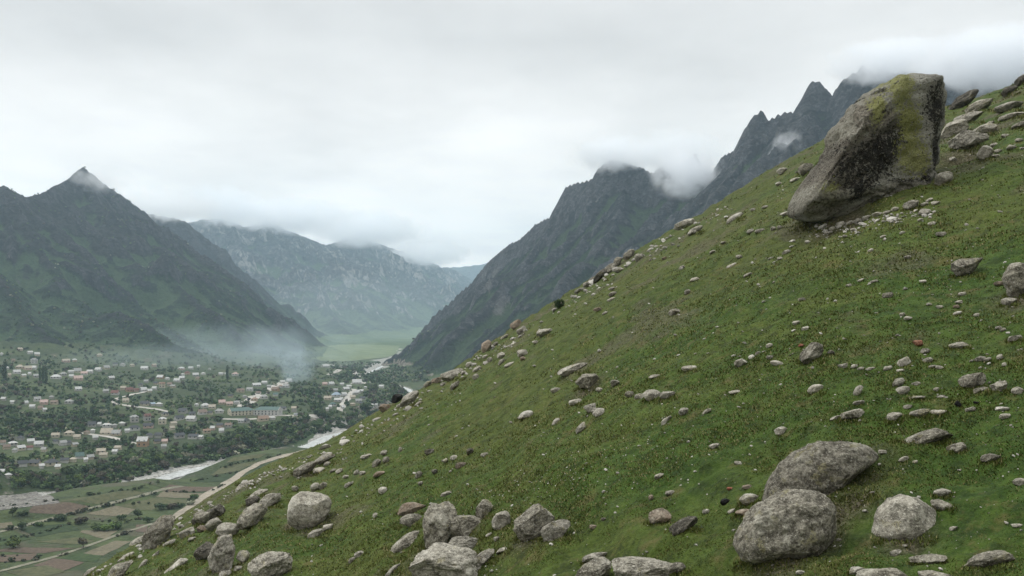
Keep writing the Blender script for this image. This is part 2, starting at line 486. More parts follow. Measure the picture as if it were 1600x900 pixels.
# gullies and crags
up = sstep(0, 160, HM - GZ) * np.where(OWN == 4, .8, .75)
fade = sstep(12, 130, CD)
g = (ridged2(wx / 210, wy / 210, 2, 55) - .35) * 52 * fade + (ridged2(wx / 95, wy / 95, 3, 61) - .3) * 20 * (.25 + .75 * fade) + (ridged2(wx / 38, wy / 38, 3, 71) - .3) * 5.5 * (.4 + .6 * fade) + ridged2(wx / 15, wy / 15, 2, 75) * 1.5
crag = sstep(140, 300, HM) * (OWN == 4)
cl = fbm2(wx / 55, wy / 55, 3, 81)
g = g + crag * (sstep(-.1, .25, cl) - .5) * 14 * (.3 + .7 * fade)       # broken steps of cliff
HM = HM + g * up * np.where(OWN == 2, 1.9, 1.0)
kk = np.where(OWN == 4, 14.0, 60.0)               # concave apron where slope meets floor
dlt = HM - GZ
sm = np.where(np.abs(dlt) < kk, (kk - np.abs(dlt)) ** 2 / (4 * kk), 0)
# keep the river corridor open
rd, _s = river_dist(GX, GY)
sm = sm * sstep(10, 60, rd)
Z = np.maximum(HM, GZ) + sm
OWNER = np.where(HM > GZ + 4, OWN, 0)

# ribs and hollows: height against the local mean (ribs carry rock and scrub, hollows grass and scree; the colour also paints in relief that soft light hides)
def blur(A, k):
    for ax in (0, 1):
        c = np.cumsum(np.concatenate([np.zeros_like(np.take(A, [0], ax)), A], ax), ax); n = A.shape[ax]
        i = np.arange(n); lo = np.clip(i - k, 0, n); hi = np.clip(i + k + 1, 0, n)
        sh = [1, 1]; sh[ax] = n
        A = (np.take(c, hi, ax) - np.take(c, lo, ax)) / (hi - lo).reshape(sh)
    return A
RIB = np.clip((Z - blur(blur(Z, 9), 9)) / (GR * .0035) , -3, 3)
RIBF = np.clip((Z - blur(Z, 3)) / (GR * .0011), -3, 3)

class Field:
    def __init__(s, az, rr, z): s.az, s.rr, s.z = az, rr, z; s.lr = np.log(rr)
    def height(s, x, y):
        x = np.asarray(x, float); y = np.asarray(y, float)
        a = np.arctan2(x, y); r = np.log(np.maximum(np.hypot(x, y), 1e-3))
        i = np.clip(np.interp(r, s.lr, np.arange(len(s.lr))), 0, len(s.lr) - 1.001)
        j = np.clip(np.interp(a, s.az, np.arange(len(s.az))), 0, len(s.az) - 1.001)
        i0 = i.astype(int); j0 = j.astype(int); u = i - i0; v = j - j0; z = s.z
        return (z[i0, j0] * (1 - u) + z[i0 + 1, j0] * u) * (1 - v) + (z[i0, j0 + 1] * (1 - u) + z[i0 + 1, j0 + 1] * u) * v
    def hit(s, px, py):
        a, t = az_t(px, py)
        j = min(max(np.interp(a, s.az, np.arange(len(s.az))), 0), len(s.az) - 1.001); j0 = int(j); v = j - j0
        col = s.z[:, j0] * (1 - v) + s.z[:, j0 + 1] * v
        dz = col - (CAMZ + t * s.rr)
        k = np.nonzero(dz >= 0)[0]
        if len(k) == 0: return None
        k = k[0]
        if k == 0: r = s.rr[0]
        else:
            f = dz[k - 1] / (dz[k - 1] - dz[k]); r = s.rr[k - 1] + f * (s.rr[k] - s.rr[k - 1])
        return np.array([r * math.sin(a), r * math.cos(a), CAMZ + t * r])
LAND = Field(AZ, RR, Z)

def grid_faces(nr, nc):
    i = np.arange((nr - 1) * (nc - 1)); r = i // (nc - 1); c = i % (nc - 1)
    v = r * nc + c
    return np.stack([v, v + 1, v + nc + 1, v + nc], 1)
def grid_normals(X, Y, Zz):
    P = np.stack([X, Y, Zz], 2)
    dr = np.gradient(P, axis=0); dc = np.gradient(P, axis=1)
    n = np.cross(dc, dr); n /= np.linalg.norm(n, axis=2, keepdims=True) + 1e-9
    n *= np.sign(n[..., 2:3] + 1e-9)
    return n
# ---------------------------------------------------------------- ground materials
def mountain_material(name, veg_lo, veg_hi, scrub, rock, pale, zveg, rock_amt, pale_amt, fine):
    m = NT(name); p = m.pos(); nz = m.normal_z(); z = m.pos_z()
    n_big = m.noise(p, .006, 5, .6); n_mid = m.noise(p, .024, 6, .68, .6); n_fine = m.noise(p, fine, 5, .72)
    n_tree = m.noise(p, fine * 2.2, 3, .6)
    streak = m.noise(m.mapping(p, (1, 1, .20)), .032, 6, .66, 1.0)
    veg = m.mix(m.range(n_mid, .40, .60), veg_lo, veg_hi)
    veg = m.mix(m.range(n_fine, .42, .58, 0, .85), veg, tuple(c * .36 for c in veg_lo))       # scrub and trees
    veg = m.mix(m.range(n_tree, .52, .66, 0, .6), veg, tuple(c * 1.5 for c in veg_hi))
    rb0 = m.math('ADD', m.attr('rib').outputs['Fac'], m.math('MULTIPLY', m.attr('ribf').outputs['Fac'], .6))  # darker ribs and lighter hollows put relief shading into the cover colour
    veg = m.mix(m.range(rb0, -.1, -1.0, 0, .75), veg, m.mix(m.range(n_fine, .35, .6), tuple(c * 1.15 for c in veg_hi), tuple(c * 1.7 for c in veg_hi)))
    veg = m.mix(m.range(rb0, .1, 1.0, 0, .7), veg, tuple(c * .5 for c in veg_lo))
    rib = m.attr('rib').outputs['Fac']; ribf = m.attr('ribf').outputs['Fac']
    rr = m.math('ADD', m.math('MULTIPLY', rib, .22), m.math('MULTIPLY', ribf, .14))
    hi = m.math('ADD', m.range(z, zveg[0], zveg[1]), m.math('MULTIPLY', m.math('SUBTRACT', n_big, .5), 2.4))
    hi = m.math('ADD', hi, m.math('MULTIPLY', m.math('SUBTRACT', n_mid, .5), 1.2))
    hi = m.math('ADD', hi, rr)
    veg = m.mix(m.range(hi, .25, .75), veg, m.mix(m.range(n_fine, .40, .60), tuple(c * 1.25 for c in scrub), tuple(c * .42 for c in scrub)))
    rk = m.mix(m.range(streak, .38, .62), tuple(c * .38 for c in rock), rock)
    rk = m.mix(m.range(n_fine, .48, .64, 0, .75), rk, tuple(c * 1.7 for c in rock))
    rk = m.mix(m.range(n_tree, .50, .36, 0, .7), rk, tuple(c * .3 for c in rock))
    steep = m.math('SUBTRACT', 1.0, nz)
    f = m.math('ADD', m.math('MULTIPLY', steep, 1.3), m.math('MULTIPLY', m.math('SUBTRACT', n_mid, .5), 1.5))
    f = m.math('ADD', f, m.math('MULTIPLY', m.range(z, zveg[0], zveg[1] * 1.3), .35))
    f = m.math('ADD', f, m.math('MULTIPLY', m.math('SUBTRACT', streak, .5), 1.0))
    f = m.math('ADD', f, m.math('MULTIPLY', rr, .7))
    col = m.mix(m.range(f, rock_amt, rock_amt + .16), veg, rk)
    ps = m.math('ADD', m.math('MULTIPLY', n_big, .6), m.math('MULTIPLY', streak, .6))
    ps = m.math('ADD', ps, m.math('MULTIPLY', n_mid, .35))
    ps = m.math('ADD', ps, m.math('MULTIPLY', m.math('SUBTRACT', steep, .3), .3))
    col = m.mix(m.range(ps, pale_amt, pale_amt + .08, 0, .85), col, m.mix(m.range(n_fine, .42, .62), tuple(c * .55 for c in pale), pale))
    m.color(col)
    m.bump(m.math('ADD', m.math('MULTIPLY', n_fine, 1.0), m.math('MULTIPLY', streak, 1.2)), 1.0, 14.0)
    return m.m
MAT_M = {
 1: mountain_material("left_slope", (.024, .044, .024), (.043, .068, .032), (.030, .032, .031), (.052, .053, .056), (.10, .10, .093), (90, 330), .80, .92, .085),
 2: mountain_material("far_slope", (.030, .050, .034), (.056, .080, .042), (.050, .057, .058), (.095, .097, .10), (.34, .325, .305), (60, 420), .64, .83, .036),
 3: mountain_material("distant_slope", (.05, .07, .04), (.07, .09, .045), (.06, .065, .06), (.10, .10, .10), (.2, .2, .2), (200, 500), 1.0, 1.1, .03),
 4: mountain_material("right_slope", (.022, .040, .022), (.038, .059, .028), (.026, .030, .031), (.072, .074, .078), (.18, .178, .168), (120, 300), .80, .92, .11),
}
def valley_material():
    m = NT("valley_ground"); p = m.pos()
    a = m.noise(p, .012, 4, .6); b = m.noise(p, .07, 4, .65); c = m.noise(p, .3, 3, .6)
    col = m.mix(m.range(a, .38, .62), (.040, .056, .024), (.066, .086, .034))
    col = m.mix(m.range(b, .42, .62, 0, .8), col, (.030, .042, .020))
    col = m.mix(m.range(m.noise(p, .035, 3, .5), .60, .68, 0, .6), col, (.095, .085, .060))
    col = m.mix(m.range(c, .5, .72, 0, .5), col, (.085, .10, .05))
    sy = m.n("ShaderNodeSeparateXYZ"); m.l(p, sy.inputs[0])
    col = m.mix(m.range(sy.outputs[1], 1700, 2300, 0, .8), col, m.mix(m.range(a, .4, .6), (.060, .095, .042), (.095, .13, .06)))
    # scarp: steep bare earth and stones
    st = m.math('MULTIPLY', m.math('SUBTRACT', 1.0, m.normal_z()), m.attr('bank').outputs['Fac'])
    earth = m.mix(m.range(c, .4, .62), (.085, .075, .058), (.22, .20, .165))
    col = m.mix(m.math('MULTIPLY', m.range(m.math('ADD', st, m.math('MULTIPLY', m.math('SUBTRACT', b, .5), .5)), .10, .2), m.attr('bank').outputs['Fac']), col, earth)
    # river bed shingle just above water level
    z = m.pos_z()
    sh = m.mix(m.range(m.noise(p, .45, 4, .7), .38, .6), (.13, .125, .11), (.42, .41, .38))
    col = m.mix(m.math('MULTIPLY', m.range(z, 1.0, .5), .9), col, sh)
    m.color(col); m.bump(m.math('ADD', b, c), .8, 1.5)
    return m.m
MAT_VALLEY = valley_material()

# ---------------------------------------------------------------- land meshes
FACES = grid_faces(len(RR), len(AZ))
LANDN = grid_normals(GX, GY, Z).reshape(-1, 3)
LANDV = np.stack([GX, GY, Z], 2).reshape(-1, 3)
fown = OWNER.reshape(-1)[FACES[:, 0]]
BANK = (1 - sstep(60, 110, rd)).reshape(-1)
def land_part(name, own, mat, label):
    F = FACES[fown == own]
    used, inv = np.unique(F, return_inverse=True)
    me = np_mesh(name, LANDV[used], inv.reshape(F.shape), True, mat, {'bank': BANK[used], 'rib': RIB.reshape(-1)[used], 'ribf': RIBF.reshape(-1)[used]})
    me.normals_split_custom_set_from_vertices(LANDN[used].tolist())
    return link(name, me, label=label, cat="terrain", kind='structure')
land_part("valley_floor", 0, MAT_VALLEY, "green valley floor with gardens and scrub between the mountains")
land_part("mountain", 1, MAT_M[1], "dark pointed mountain rising on the left behind the village")
land_part("mountain", 2, MAT_M[2], "hazy grey-green mountain with bare rock patches at the valley's end")
land_part("mountain", 3, MAT_M[3], "faint blue mountain farthest away where the valley closes")
land_part("mountain", 4, MAT_M[4], "dark craggy mountain with rock towers behind the grassy slope")

# ---------------------------------------------------------------- near hillside
sil = [(-600, 1290), (-300, 1130), (0, 968), (130, 898), (200, 853), (262, 818), (330, 775), (420, 728), (520, 690), (610, 634), (700, 583), (800, 516), (900, 452), (1000, 388), (1100, 333), (1200, 274), (1290, 222), (1400, 186), (1500, 163), (1600, 126), (1800, 60), (2200, -60)]
sa, st_ = np.array([(-math.pi, 0.05), (-2.4, -.40), (-1.6, -.62)] + [az_t(*p) for p in sil] + [(1.5, .52), (2.3, .46), (math.pi, .05)]).T
HAZ = np.concatenate([np.radians(np.linspace(-180, -35, 116, endpoint=False)), np.radians(np.linspace(-35, 36, 1660)), np.radians(np.linspace(36, 180, 117))[1:]])
HR = np.concatenate([np.linspace(.4, 8, 60, endpoint=False), 8 * np.exp(np.linspace(0, math.log(150 / 8), 1150, endpoint=False)), 150 * np.exp(np.linspace(0, math.log(6), 60))])
HA, HRR = np.meshgrid(HAZ, HR)
ts = np.interp(HAZ, sa, st_)
kern = np.exp(-np.linspace(-2, 2, 41) ** 2); kern /= kern.sum()
ts = np.convolve(np.pad(ts, 20, mode='edge'), kern, 'valid')
HH = 10.0
RS = np.interp(HAZ, np.radians([-60, -25, -10, 10, 28, 60]), [62, 70, 84, 100, 112, 112])
kq = HH / RS ** 2
S_ = ts + 2 * HH / RS
hx = HRR * np.sin(HA); hy = HRR * np.cos(HA)
hz = -HH + S_[None] * HRR - kq[None] * HRR ** 2
knoll = -1.7 - .45 * HRR
hz = np.maximum(hz, knoll) + np.where(np.abs(hz - knoll) < 1.2, (1.2 - np.abs(hz - knoll)) ** 2 / 4.8, 0)
amp = np.clip(HRR / 12, .0, 1)
# uneven ground: broad swells, small contour steps trodden by sheep, tussocks
und = fbm2(hx / 13, hy / 13, 3, 101) * .34 * amp
step = fbm2((hx + hy * .05) / 9 + .35 * fbm2(hx / 6, hy / 6, 2, 111), hy / 34, 2, 112)
con = (hz + .22 * hy * 0 + .5 * fbm2(hx / 7, hy / 7, 2, 115))
tread = (np.abs(((con / 1.1) % 1.0) - .5) * 2); tread = sstep(.15, .85, tread) - .5
und = und + tread * .19 * sstep(-.1, .5, fbm2(hx / 15, hy / 15, 2, 118)) * amp
tus = np.maximum(fbm2(hx / .9, hy / .9, 3, 121), -.2) * .085 + fbm2(hx / .28, hy / .28, 2, 131) * .035
fine = fbm2(hx / .09, hy / .09, 2, 141) * .014 * np.clip(1.5 - HRR / 40, 0, 1)
HZ = CAMZ + hz + und + (tus + fine) * amp
HILL = Field(HAZ, HR, HZ)
# hollows scooped under and beside the big stones
PITS = [(1292, 352, 1.5, .75), (1258, 350, .9, .45), (1330, 348, 1.1, .4), (1493, 247, 1.25, 1.9), (1514, 245, 1.0, 1.5), (1226, 880, .7, .16), (1285, 850, .6, .14), (1310, 800, .55, .15), (1340, 790, .6, .10), (1413, 846, .6, .10), (484, 832, .8, .25), (455, 822, .6, .2), (830, 842, .7, .12), (682, 862, .6, .15), (480, 742, .8, .4), (612, 632, .9, .6), (917, 610, .8, .35), (1590, 468, .9, .3)]
for px_, py_, rad_, dep_ in PITS:
    q_ = HILL.hit(px_, py_)
    if q_ is not None: HZ -= dep_ * np.exp(-((hx - q_[0]) ** 2 + (hy - q_[1]) ** 2) / (rad_ * rad_)) * 1.0
PITQ = [(HILL.hit(a, b), r_) for a, b, r_, d_ in PITS]
hollow = (tus - .02) * 8

def grass_ground_material():
    m = NT("turf"); p = m.pos()
    big = m.noise(p, .075, 4, .55, .4); mid = m.noise(p, .38, 5, .6); sm = m.noise(p, 2.2, 4, .62); fi = m.noise(p, 11, 3, .65)
    vf = m.noise(p, 38, 2, .6)
    col = m.mix(m.range(big, .36, .62), (.056, .072, .015), (.034, .066, .011))
    col = m.mix(m.range(mid, .46, .70, 0, .75), col, (.088, .098, .025))
    col = m.mix(m.range(mid, .46, .30, 0, .6), col, (.026, .042, .010))
    col = m.mix(m.range(sm, .50, .70, 0, .7), col, (.080, .110, .022))
    col = m.mix(m.range(sm, .48, .34, 0, .7), col, (.024, .028, .010))
    col = m.mix(m.range(fi, .52, .70, 0, .6), col, (.110, .128, .038))
    col = m.mix(m.range(fi, .47, .34, 0, .7), col, (.020, .027, .009))
    # darker green close by and to the right, lighter and more olive across the middle
    lu = m.math('ADD', m.attr('deep_green').outputs['Fac'], m.math('MULTIPLY', m.math('SUBTRACT', big, .5), 1.2))
    col = m.mix(m.range(lu, .5, .1, 0, .5), col, m.mix(m.range(sm, .36, .62), (.044, .054, .016), (.090, .096, .030)))
    col = m.mix(m.range(lu, .65, 1.1, 0, .55), col, m.mix(m.range(sm, .36, .62), (.018, .040, .008), (.046, .080, .014)))
    # dry straw and bare brown soil
    col = m.mix(m.range(m.noise(p, .9, 5, .7), .54, .68, 0, .65), col, (.118, .094, .044))
    col = m.mix(1.0, col, (.90, .96, .80), 'MULTIPLY')
    at = m.attr("bare").outputs["Fac"]
    soil = m.mix(m.range(fi, .4, .65), (.045, .036, .022), (.14, .12, .09))
    col = m.mix(at, col, soil)
    col = m.mix(m.range(vf, .66, .76, 0, .3), col, (.16, .15, .10))
    m.color(col)
    m.b.inputs["Roughness"].default_value = .9
    m.bump(m.math('ADD', m.math('MULTIPLY', fi, 1.0), m.math('MULTIPLY', vf, .5)), .9, .05)
    return m.m
MAT_TURF = grass_ground_material()
slope_right = sstep(.30, .5, HA) * sstep(45, 70, HRR)
bare = np.clip(sstep(.35, .8, fbm2(hx / 3.2, hy / 3.2, 4, 151)) * .5 + sstep(.2, .7, fbm2(hx / 2.5, hy / 2.5, 3, 161)) * slope_right * .5, 0, .8)
for q_, r_ in PITQ:
    if q_ is not None: bare = np.maximum(bare, .85 * np.exp(-((hx - q_[0]) ** 2 + (hy - q_[1]) ** 2) / (r_ * r_ * .5)))  # soil tone in the pits also paints the dark gaps under the stones
deep_green = np.clip(sstep(46, 17, HRR) * .9 + .5 * sstep(.30, .46, HA) + .12, 0, 1.2)
HF = grid_faces(len(HR), len(HAZ))
hme = np_mesh("hillside", np.stack([hx, hy, HZ], 2).reshape(-1, 3), HF, True, MAT_TURF, {"bare": bare.reshape(-1), "deep_green": deep_green.reshape(-1)})
hillside = link("hillside", hme, label="steep green grassy hillside strewn with pale stones", cat="terrain", kind='structure')

# ---------------------------------------------------------------- air
def haze_box():
    b = MB(); b.box(-8000, 8000, -260, 10700, -320, 1000)
    m = bpy.data.materials.new("haze_air"); m.use_nodes = True; t = m.node_tree; t.nodes.clear()
    o = t.nodes.new("ShaderNodeOutputMaterial"); v = t.nodes.new("ShaderNodeVolumePrincipled")
    v.inputs["Color"].default_value = (.62, .84, 1.0, 1); v.inputs["Density"].default_value = HAZE_DENSITY
    v.inputs["Anisotropy"].default_value = .25
    t.links.new(v.outputs[0], o.inputs["Volume"])
    link("haze", b.mesh("haze", m), label="pale bluish haze filling the valley air", cat="haze", kind='stuff')
HAZE_DENSITY = 9e-5
haze_box()
# ---------------------------------------------------------------- river, roads, fields: thin sheets laid on the valley floor
def strip_mesh(name, pts, width, lift, mat, step=6.0, flat=None, jitter=.0, seed=1):
    P = np.array(pts, float)
    seg = np.linalg.norm(np.diff(P, axis=0), axis=1); s = np.concatenate([[0], np.cumsum(seg)])
    n = max(8, int(s[-1] / step)); t = np.linspace(0, s[-1], n)
    # smoothed path
    x = np.interp(t, s, P[:, 0]); y = np.interp(t, s, P[:, 1])
    for _ in range(max(1, int(14 / step))):
        x[1:-1] = (x[:-2] + x[1:-1] * 2 + x[2:]) / 4; y[1:-1] = (y[:-2] + y[1:-1] * 2 + y[2:]) / 4
    tx = np.gradient(x); ty = np.gradient(y); L = np.hypot(tx, ty) + 1e-9; nx, ny = -ty / L, tx / L
    w = np.interp(t / s[-1], np.linspace(0, 1, len(width)), width) if hasattr(width, '__len__') else np.full(n, float(width))
    K = 5; V = []
    for k in range(K):
        f = (k / (K - 1) - .5)
        ww = w * (1 + jitter * vnoise2(t / 9.0, np.full(n, k // 3 * 3.0), seed))
        X = x + nx * ww * f; Y = y + ny * ww * f
        Zz = np.full(n, flat) if flat is not None else LAND.height(X, Y) + lift
        V.append(np.stack([X, Y, Zz], 1))
    V = np.stack(V, 1)
    F = grid_faces(n, K)
    return np_mesh(name, V.reshape(-1, 3), F, True, mat)
def gpt(px, py): return LAND.hit(px, py)[:2]
def path(pl): return [gpt(*p) for p in pl]

def plain(name, c1, c2, sc=.4, rough=.95, bump=.3, stripes=None):
    m = NT(name); p = m.pos(); a = m.noise(p, sc, 4, .65)
    col = m.mix(m.range(a, .36, .64), c1, c2)
    if stripes:
        w = m.n("ShaderNodeTexWave"); w.inputs["Scale"].default_value = stripes[0]; w.inputs["Distortion"].default_value = 1.5; w.inputs["Detail"].default_value = 2
        m.l(m.mapping(p, rot=(0, 0, stripes[1])), w.inputs[0])
        col = m.mix(m.math('MULTIPLY', w.outputs[1], .45), col, tuple(c * .6 for c in c1))
    b = m.noise(p, sc * .12, 3, .6)
    col = m.mix(m.range(b, .5, .7, 0, .45), col, tuple(c * .6 for c in c1))
    m.color(col); m.b.inputs["Roughness"].default_value = rough; m.bump(a, bump, .5)
    return m.m
def water_material():
    m = NT("milky_water"); p = m.pos()
    a = m.noise(m.mapping(p, (1, 1, 1)), .25, 4, .7, .5)
    m.color(m.mix(m.range(a, .4, .65), (.30, .31, .29), (.62, .63, .61)))
    m.b.inputs["Roughness"].default_value = .28; m.b.inputs["Specular IOR Level"].default_value = .5
    m.bump(a, .6, .5); return m.m
WATER = water_material()
ROADM = plain("dirt_road", (.235, .205, .16), (.33, .295, .235), .5)
TRACKM = plain("field_track", (.14, .14, .10), (.22, .21, .155), .6)
STREETM = plain("village_street", (.30, .285, .25), (.42, .40, .36), .3)
SHINGLE = plain("shingle", (.24, .23, .205), (.46, .45, .41), .5)

RPT = [tuple(p) for p in RIV if p[1] < 3600]
_rs = np.concatenate([[0], np.cumsum(np.linalg.norm(np.diff(np.array(RPT), axis=0), axis=1))])
RWID = np.interp(np.linspace(0, _rs[-1], 80), _rs, [5 if y < 600 else 15 if y < 640 else 14 if y < 830 else 26 if y < 1000 else 6 if y < 1700 else 7 for x, y in RPT])
link("river", strip_mesh("river", RPT, RWID, 0, WATER, 8, flat=.12, jitter=.25), label="milky white mountain river winding through the valley", cat="river", kind='structure')
link("road", strip_mesh("road", path([(258, 822), (285, 800), (312, 782), (336, 766), (360, 752), (380, 738), (400, 726), (428, 717), (462, 709), (492, 703)]), [5, 5.5, 6.5, 6.5, 5.5, 4.5, 4], .22, ROADM, 4, jitter=.25), label="pale dirt road running along the foot of the grassy slope", cat="road", kind='structure')
link("path", strip_mesh("path", path([(-40, 842), (0, 831), (60, 816), (110, 803), (160, 790), (210, 778), (240, 769), (285, 760)]), 2.6, .22, TRACKM, 4, jitter=.3), label="upper grassy field track between brown plots", cat="path", kind='structure')
link("path", strip_mesh("path", path([(-40, 903), (0, 893), (70, 875), (130, 856), (165, 843), (205, 829), (240, 818)]), 2.8, .22, TRACKM, 4, jitter=.3), label="lower pale field track crossing the bottom left plots", cat="path", kind='structure')
for lab, pl, w in (("main pale village street climbing away behind the green-roofed school", [(378, 636), (396, 622), (414, 612), (430, 604), (446, 597)], 13),
                   ("straight pale street of the village quarter nearest the river", [(531, 642), (538, 630), (546, 618), (553, 608)], 8),
                   ("curving pale lane below the red-roofed houses", [(228, 612), (205, 617), (185, 622), (177, 627), (181, 632), (200, 634), (240, 639), (270, 645)], 5),
                   ("pale lane through the lower village rows", [(120, 676), (160, 681), (185, 686), (214, 694)], 5),
                   ("road along the terrace edge beside the school", [(345, 655), (400, 655), (436, 649), (470, 650), (505, 653)], 7)):
    link("street", strip_mesh("street", path(pl), w, .3, STREETM, 5, jitter=.3), label=lab, cat="street", kind='structure')
for lab, pl, w in (("zigzag pale track beyond the village", [(508, 569), (522, 571), (533, 574), (539, 577), (528, 580), (517, 584), (513, 586), (528, 587)], 9),
                   ("pale far road along the distant riverbank", [(580, 559), (600, 553), (618, 548), (626, 545)], 12),
                   ("pale roadside strip on the far valley floor", [(560, 599), (575, 597), (566, 600)], 14)):
    link("path", strip_mesh("path", path(pl), w, .6, STREETM, 8), label=lab, cat="path", kind='structure')

def sheet(name, quad, lift, mat, label, n=14, jit=.12, seed=0, cat="field"):
    q = [np.array(gpt(*p)) for p in quad]
    V = np.zeros((n + 1, n + 1, 3))
    for i in range(n + 1):
        for j in range(n + 1):
            u, v = i / n, j / n
            p = (q[0] * (1 - u) + q[1] * u) * (1 - v) + (q[3] * (1 - u) + q[2] * u) * v
            V[i, j, :2] = p
    sz = np.linalg.norm(q[0] - q[2])
    V[..., 0] += fbm2(V[..., 0] / (sz * .22), V[..., 1] / (sz * .22), 3, 300 + seed) * sz * jit * .18
    V[..., 1] += fbm2(V[..., 0] / (sz * .22), V[..., 1] / (sz * .22), 3, 400 + seed) * sz * jit * .18
    V[..., 2] = LAND.height(V[..., 0], V[..., 1]) + lift
    F = grid_faces(n + 1, n + 1)
    a, b, c = V.reshape(-1, 3)[F[0][:3]]
    if np.cross(b - a, c - a)[2] < 0: F = F[:, ::-1]
    return link(name, np_mesh(name, V.reshape(-1, 3), F, True, mat), label=label, cat=cat, kind='structure')
FM = {'plough': plain("ploughed_soil", (.088, .066, .048), (.13, .10, .075), .5, stripes=(1.2, .5)),
      'tan': plain("stubble", (.125, .112, .075), (.175, .158, .105), .5, stripes=(1.0, .7)),
      'olive': plain("rough_pasture", (.062, .068, .034), (.095, .096, .050), .4),
      'green': plain("young_crop", (.034, .056, .022), (.056, .082, .030), .4, stripes=(1.0, .6)),
      'dark': plain("dark_crop", (.024, .040, .018), (.038, .055, .024), .4),
      'meadow': plain("bright_meadow", (.11, .145, .070), (.145, .178, .092), .02),
      'shingle': SHINGLE, 'stony': plain("stony_bank", (.075, .07, .06), (.24, .23, .205), .7)}
FIELDS = [
 ('plough', [(46, 801), (60, 787), (142, 791), (112, 803)], "ploughed reddish field above the upper field track"),
 ('olive', [(80, 785), (198, 767), (234, 770), (150, 788)], "rough green strip between the river bank and the upper track"),
 ('plough', [(248, 767), (266, 757), (346, 760), (330, 767)], "long ploughed strip ending at the dirt road"),
 ('tan', [(243, 776), (258, 768), (322, 771), (303, 779)], "tan strip just below the long ploughed one by the dirt road"),
 ('olive', [(216, 784), (243, 777), (300, 781), (284, 791)], "olive strip below the tan one by the dirt road"),
 ('tan', [(135, 803), (180, 790), (212, 796), (194, 807)], "tan plot just below the upper field track"),
 ('olive', [(186, 791), (215, 783), (252, 789), (236, 798)], "olive plot right of the tan one below the upper track"),
 ('tan', [(124, 832), (128, 829), (184, 830), (164, 843)], "tan plot behind the lone bare round tree"),
 ('olive', [(54, 847), (118, 840), (150, 845), (128, 851)], "thin olive plot beneath the lone bare round tree"),
 ('plough', [(-20, 862), (20, 856), (120, 856), (70, 865)], "brown strip left of the lower field track"),
 ('green', [(92, 873), (130, 863), (158, 868), (150, 879)], "bright green plot right below the lower track"),
 ('tan', [(128, 865), (180, 845), (205, 846), (160, 869)], "tan plot at the slope's foot along the lower track"),
 ('plough', [(52, 884), (85, 872), (134, 879), (100, 892)], "reddish ploughed plot at the bottom beside the slope"),
 ('plough', [(-20, 881), (-18, 869), (58, 865), (50, 875)], "brown plot at the left edge above the lower track"),
 ('dark', [(28, 826), (108, 818), (122, 828), (58, 839)], "dark green plot left of the lone bare round tree"),
 ('tan', [(-20, 820), (18, 816), (22, 824), (-20, 829)], "pale tan plot at the left edge below the upper track"),
 ('olive', [(10, 894), (70, 884), (104, 893), (50, 908)], "olive plot in the bottom left corner"),
 ('green', [(-20, 845), (24, 836), (50, 842), (-10, 855)], "green plot around the pale bushy tree"),
 ('olive', [(352, 724), (362, 716), (420, 709), (404, 716)], "upper pale green plot beside the river"),
 ('olive', [(330, 743), (346, 730), (402, 721), (374, 736)], "pale green plot between river and dirt road"),
 ('dark', [(298, 753), (330, 744), (374, 738), (356, 752)], "dark brownish plot along the dirt road"),
 ('plough', [(212, 831), (213, 820), (232, 820), (229, 832)], "small bare tan patch against the slope's rim"),
 ('green', [(150, 747), (160, 735), (205, 731), (203, 743)], "vivid green orchard plot on the terrace edge"),
 ('dark', [(340, 706), (350, 696), (388, 698), (385, 712)], "dark green plot above the river bend"),
 ('green', [(455, 700), (460, 684), (490, 672), (492, 684)], "green bank slope above the wide river reach"),
 ('meadow', [(488, 562), (526, 538), (626, 541), (606, 557)], "bright far meadow where the valley bends"),
 ('shingle', [(551, 588), (556, 579), (588, 577), (575, 589)], "broad pale gravel flat by the far river"),
 ('shingle', [(546, 600), (550, 598), (567, 596), (565, 599)], "narrow pale gravel patch nearer the village"),
 ('shingle', [(505, 678), (508, 664), (540, 655), (548, 668)], "bare pale gravel bank under the river bluff"),
 ('stony', [(-40, 803), (-30, 772), (60, 766), (88, 786)], "stony river bank at the left edge below the terrace"),
]
for k, (mt, q, lab) in enumerate(FIELDS):
    sheet("gravel_bar" if mt in ('shingle', 'stony') else "meadow" if mt == 'meadow' else "field", q, .10 + .004 * k if mt != 'meadow' else 1.2, FM[mt], lab, n=14 if mt != 'meadow' else 60, seed=k, cat="gravel" if mt in ('shingle', 'stony') else "field")

# ---------------------------------------------------------------- village houses
def paint(name, c, c2=None, rough=.8, sc=1.2):
    m = NT(name); p = m.pos(); a = m.noise(p, sc, 4, .65)
    oi = m.n("ShaderNodeObjectInfo")
    col = m.mix(m.range(a, .35, .7), c, c2 or tuple(x * .72 for x in c))
    m.color(col); m.b.inputs["Roughness"].default_value = rough; return m.m
ROOF = {'white': paint("roof_white", (.47, .47, .45)), 'grey': paint("roof_grey", (.30, .30, .285)), 'dark': paint("roof_dark", (.075, .078, .082)), 'red': paint("roof_red", (.17, .092, .078)),
        'green': paint("roof_green", (.10, .15, .135)), 'brown': paint("roof_brown", (.20, .155, .125)), 'tan': paint("roof_tan", (.36, .32, .255)), 'blue': paint("roof_blue", (.30, .36, .42)), 'orange': paint("roof_orange", (.24, .17, .125)), 'pink': paint("roof_pink", (.44, .33, .29))}
WALL = {'white': paint("wall_white", (.48, .47, .44)), 'cream': paint("wall_cream", (.47, .43, .33)), 'grey': paint("wall_grey", (.34, .33, .30)), 'brick': paint("wall_brick", (.34, .235, .15)), 'tan': paint("wall_tan", (.42, .36, .27)), 'pink': paint("wall_pink", (.46, .34, .28))}
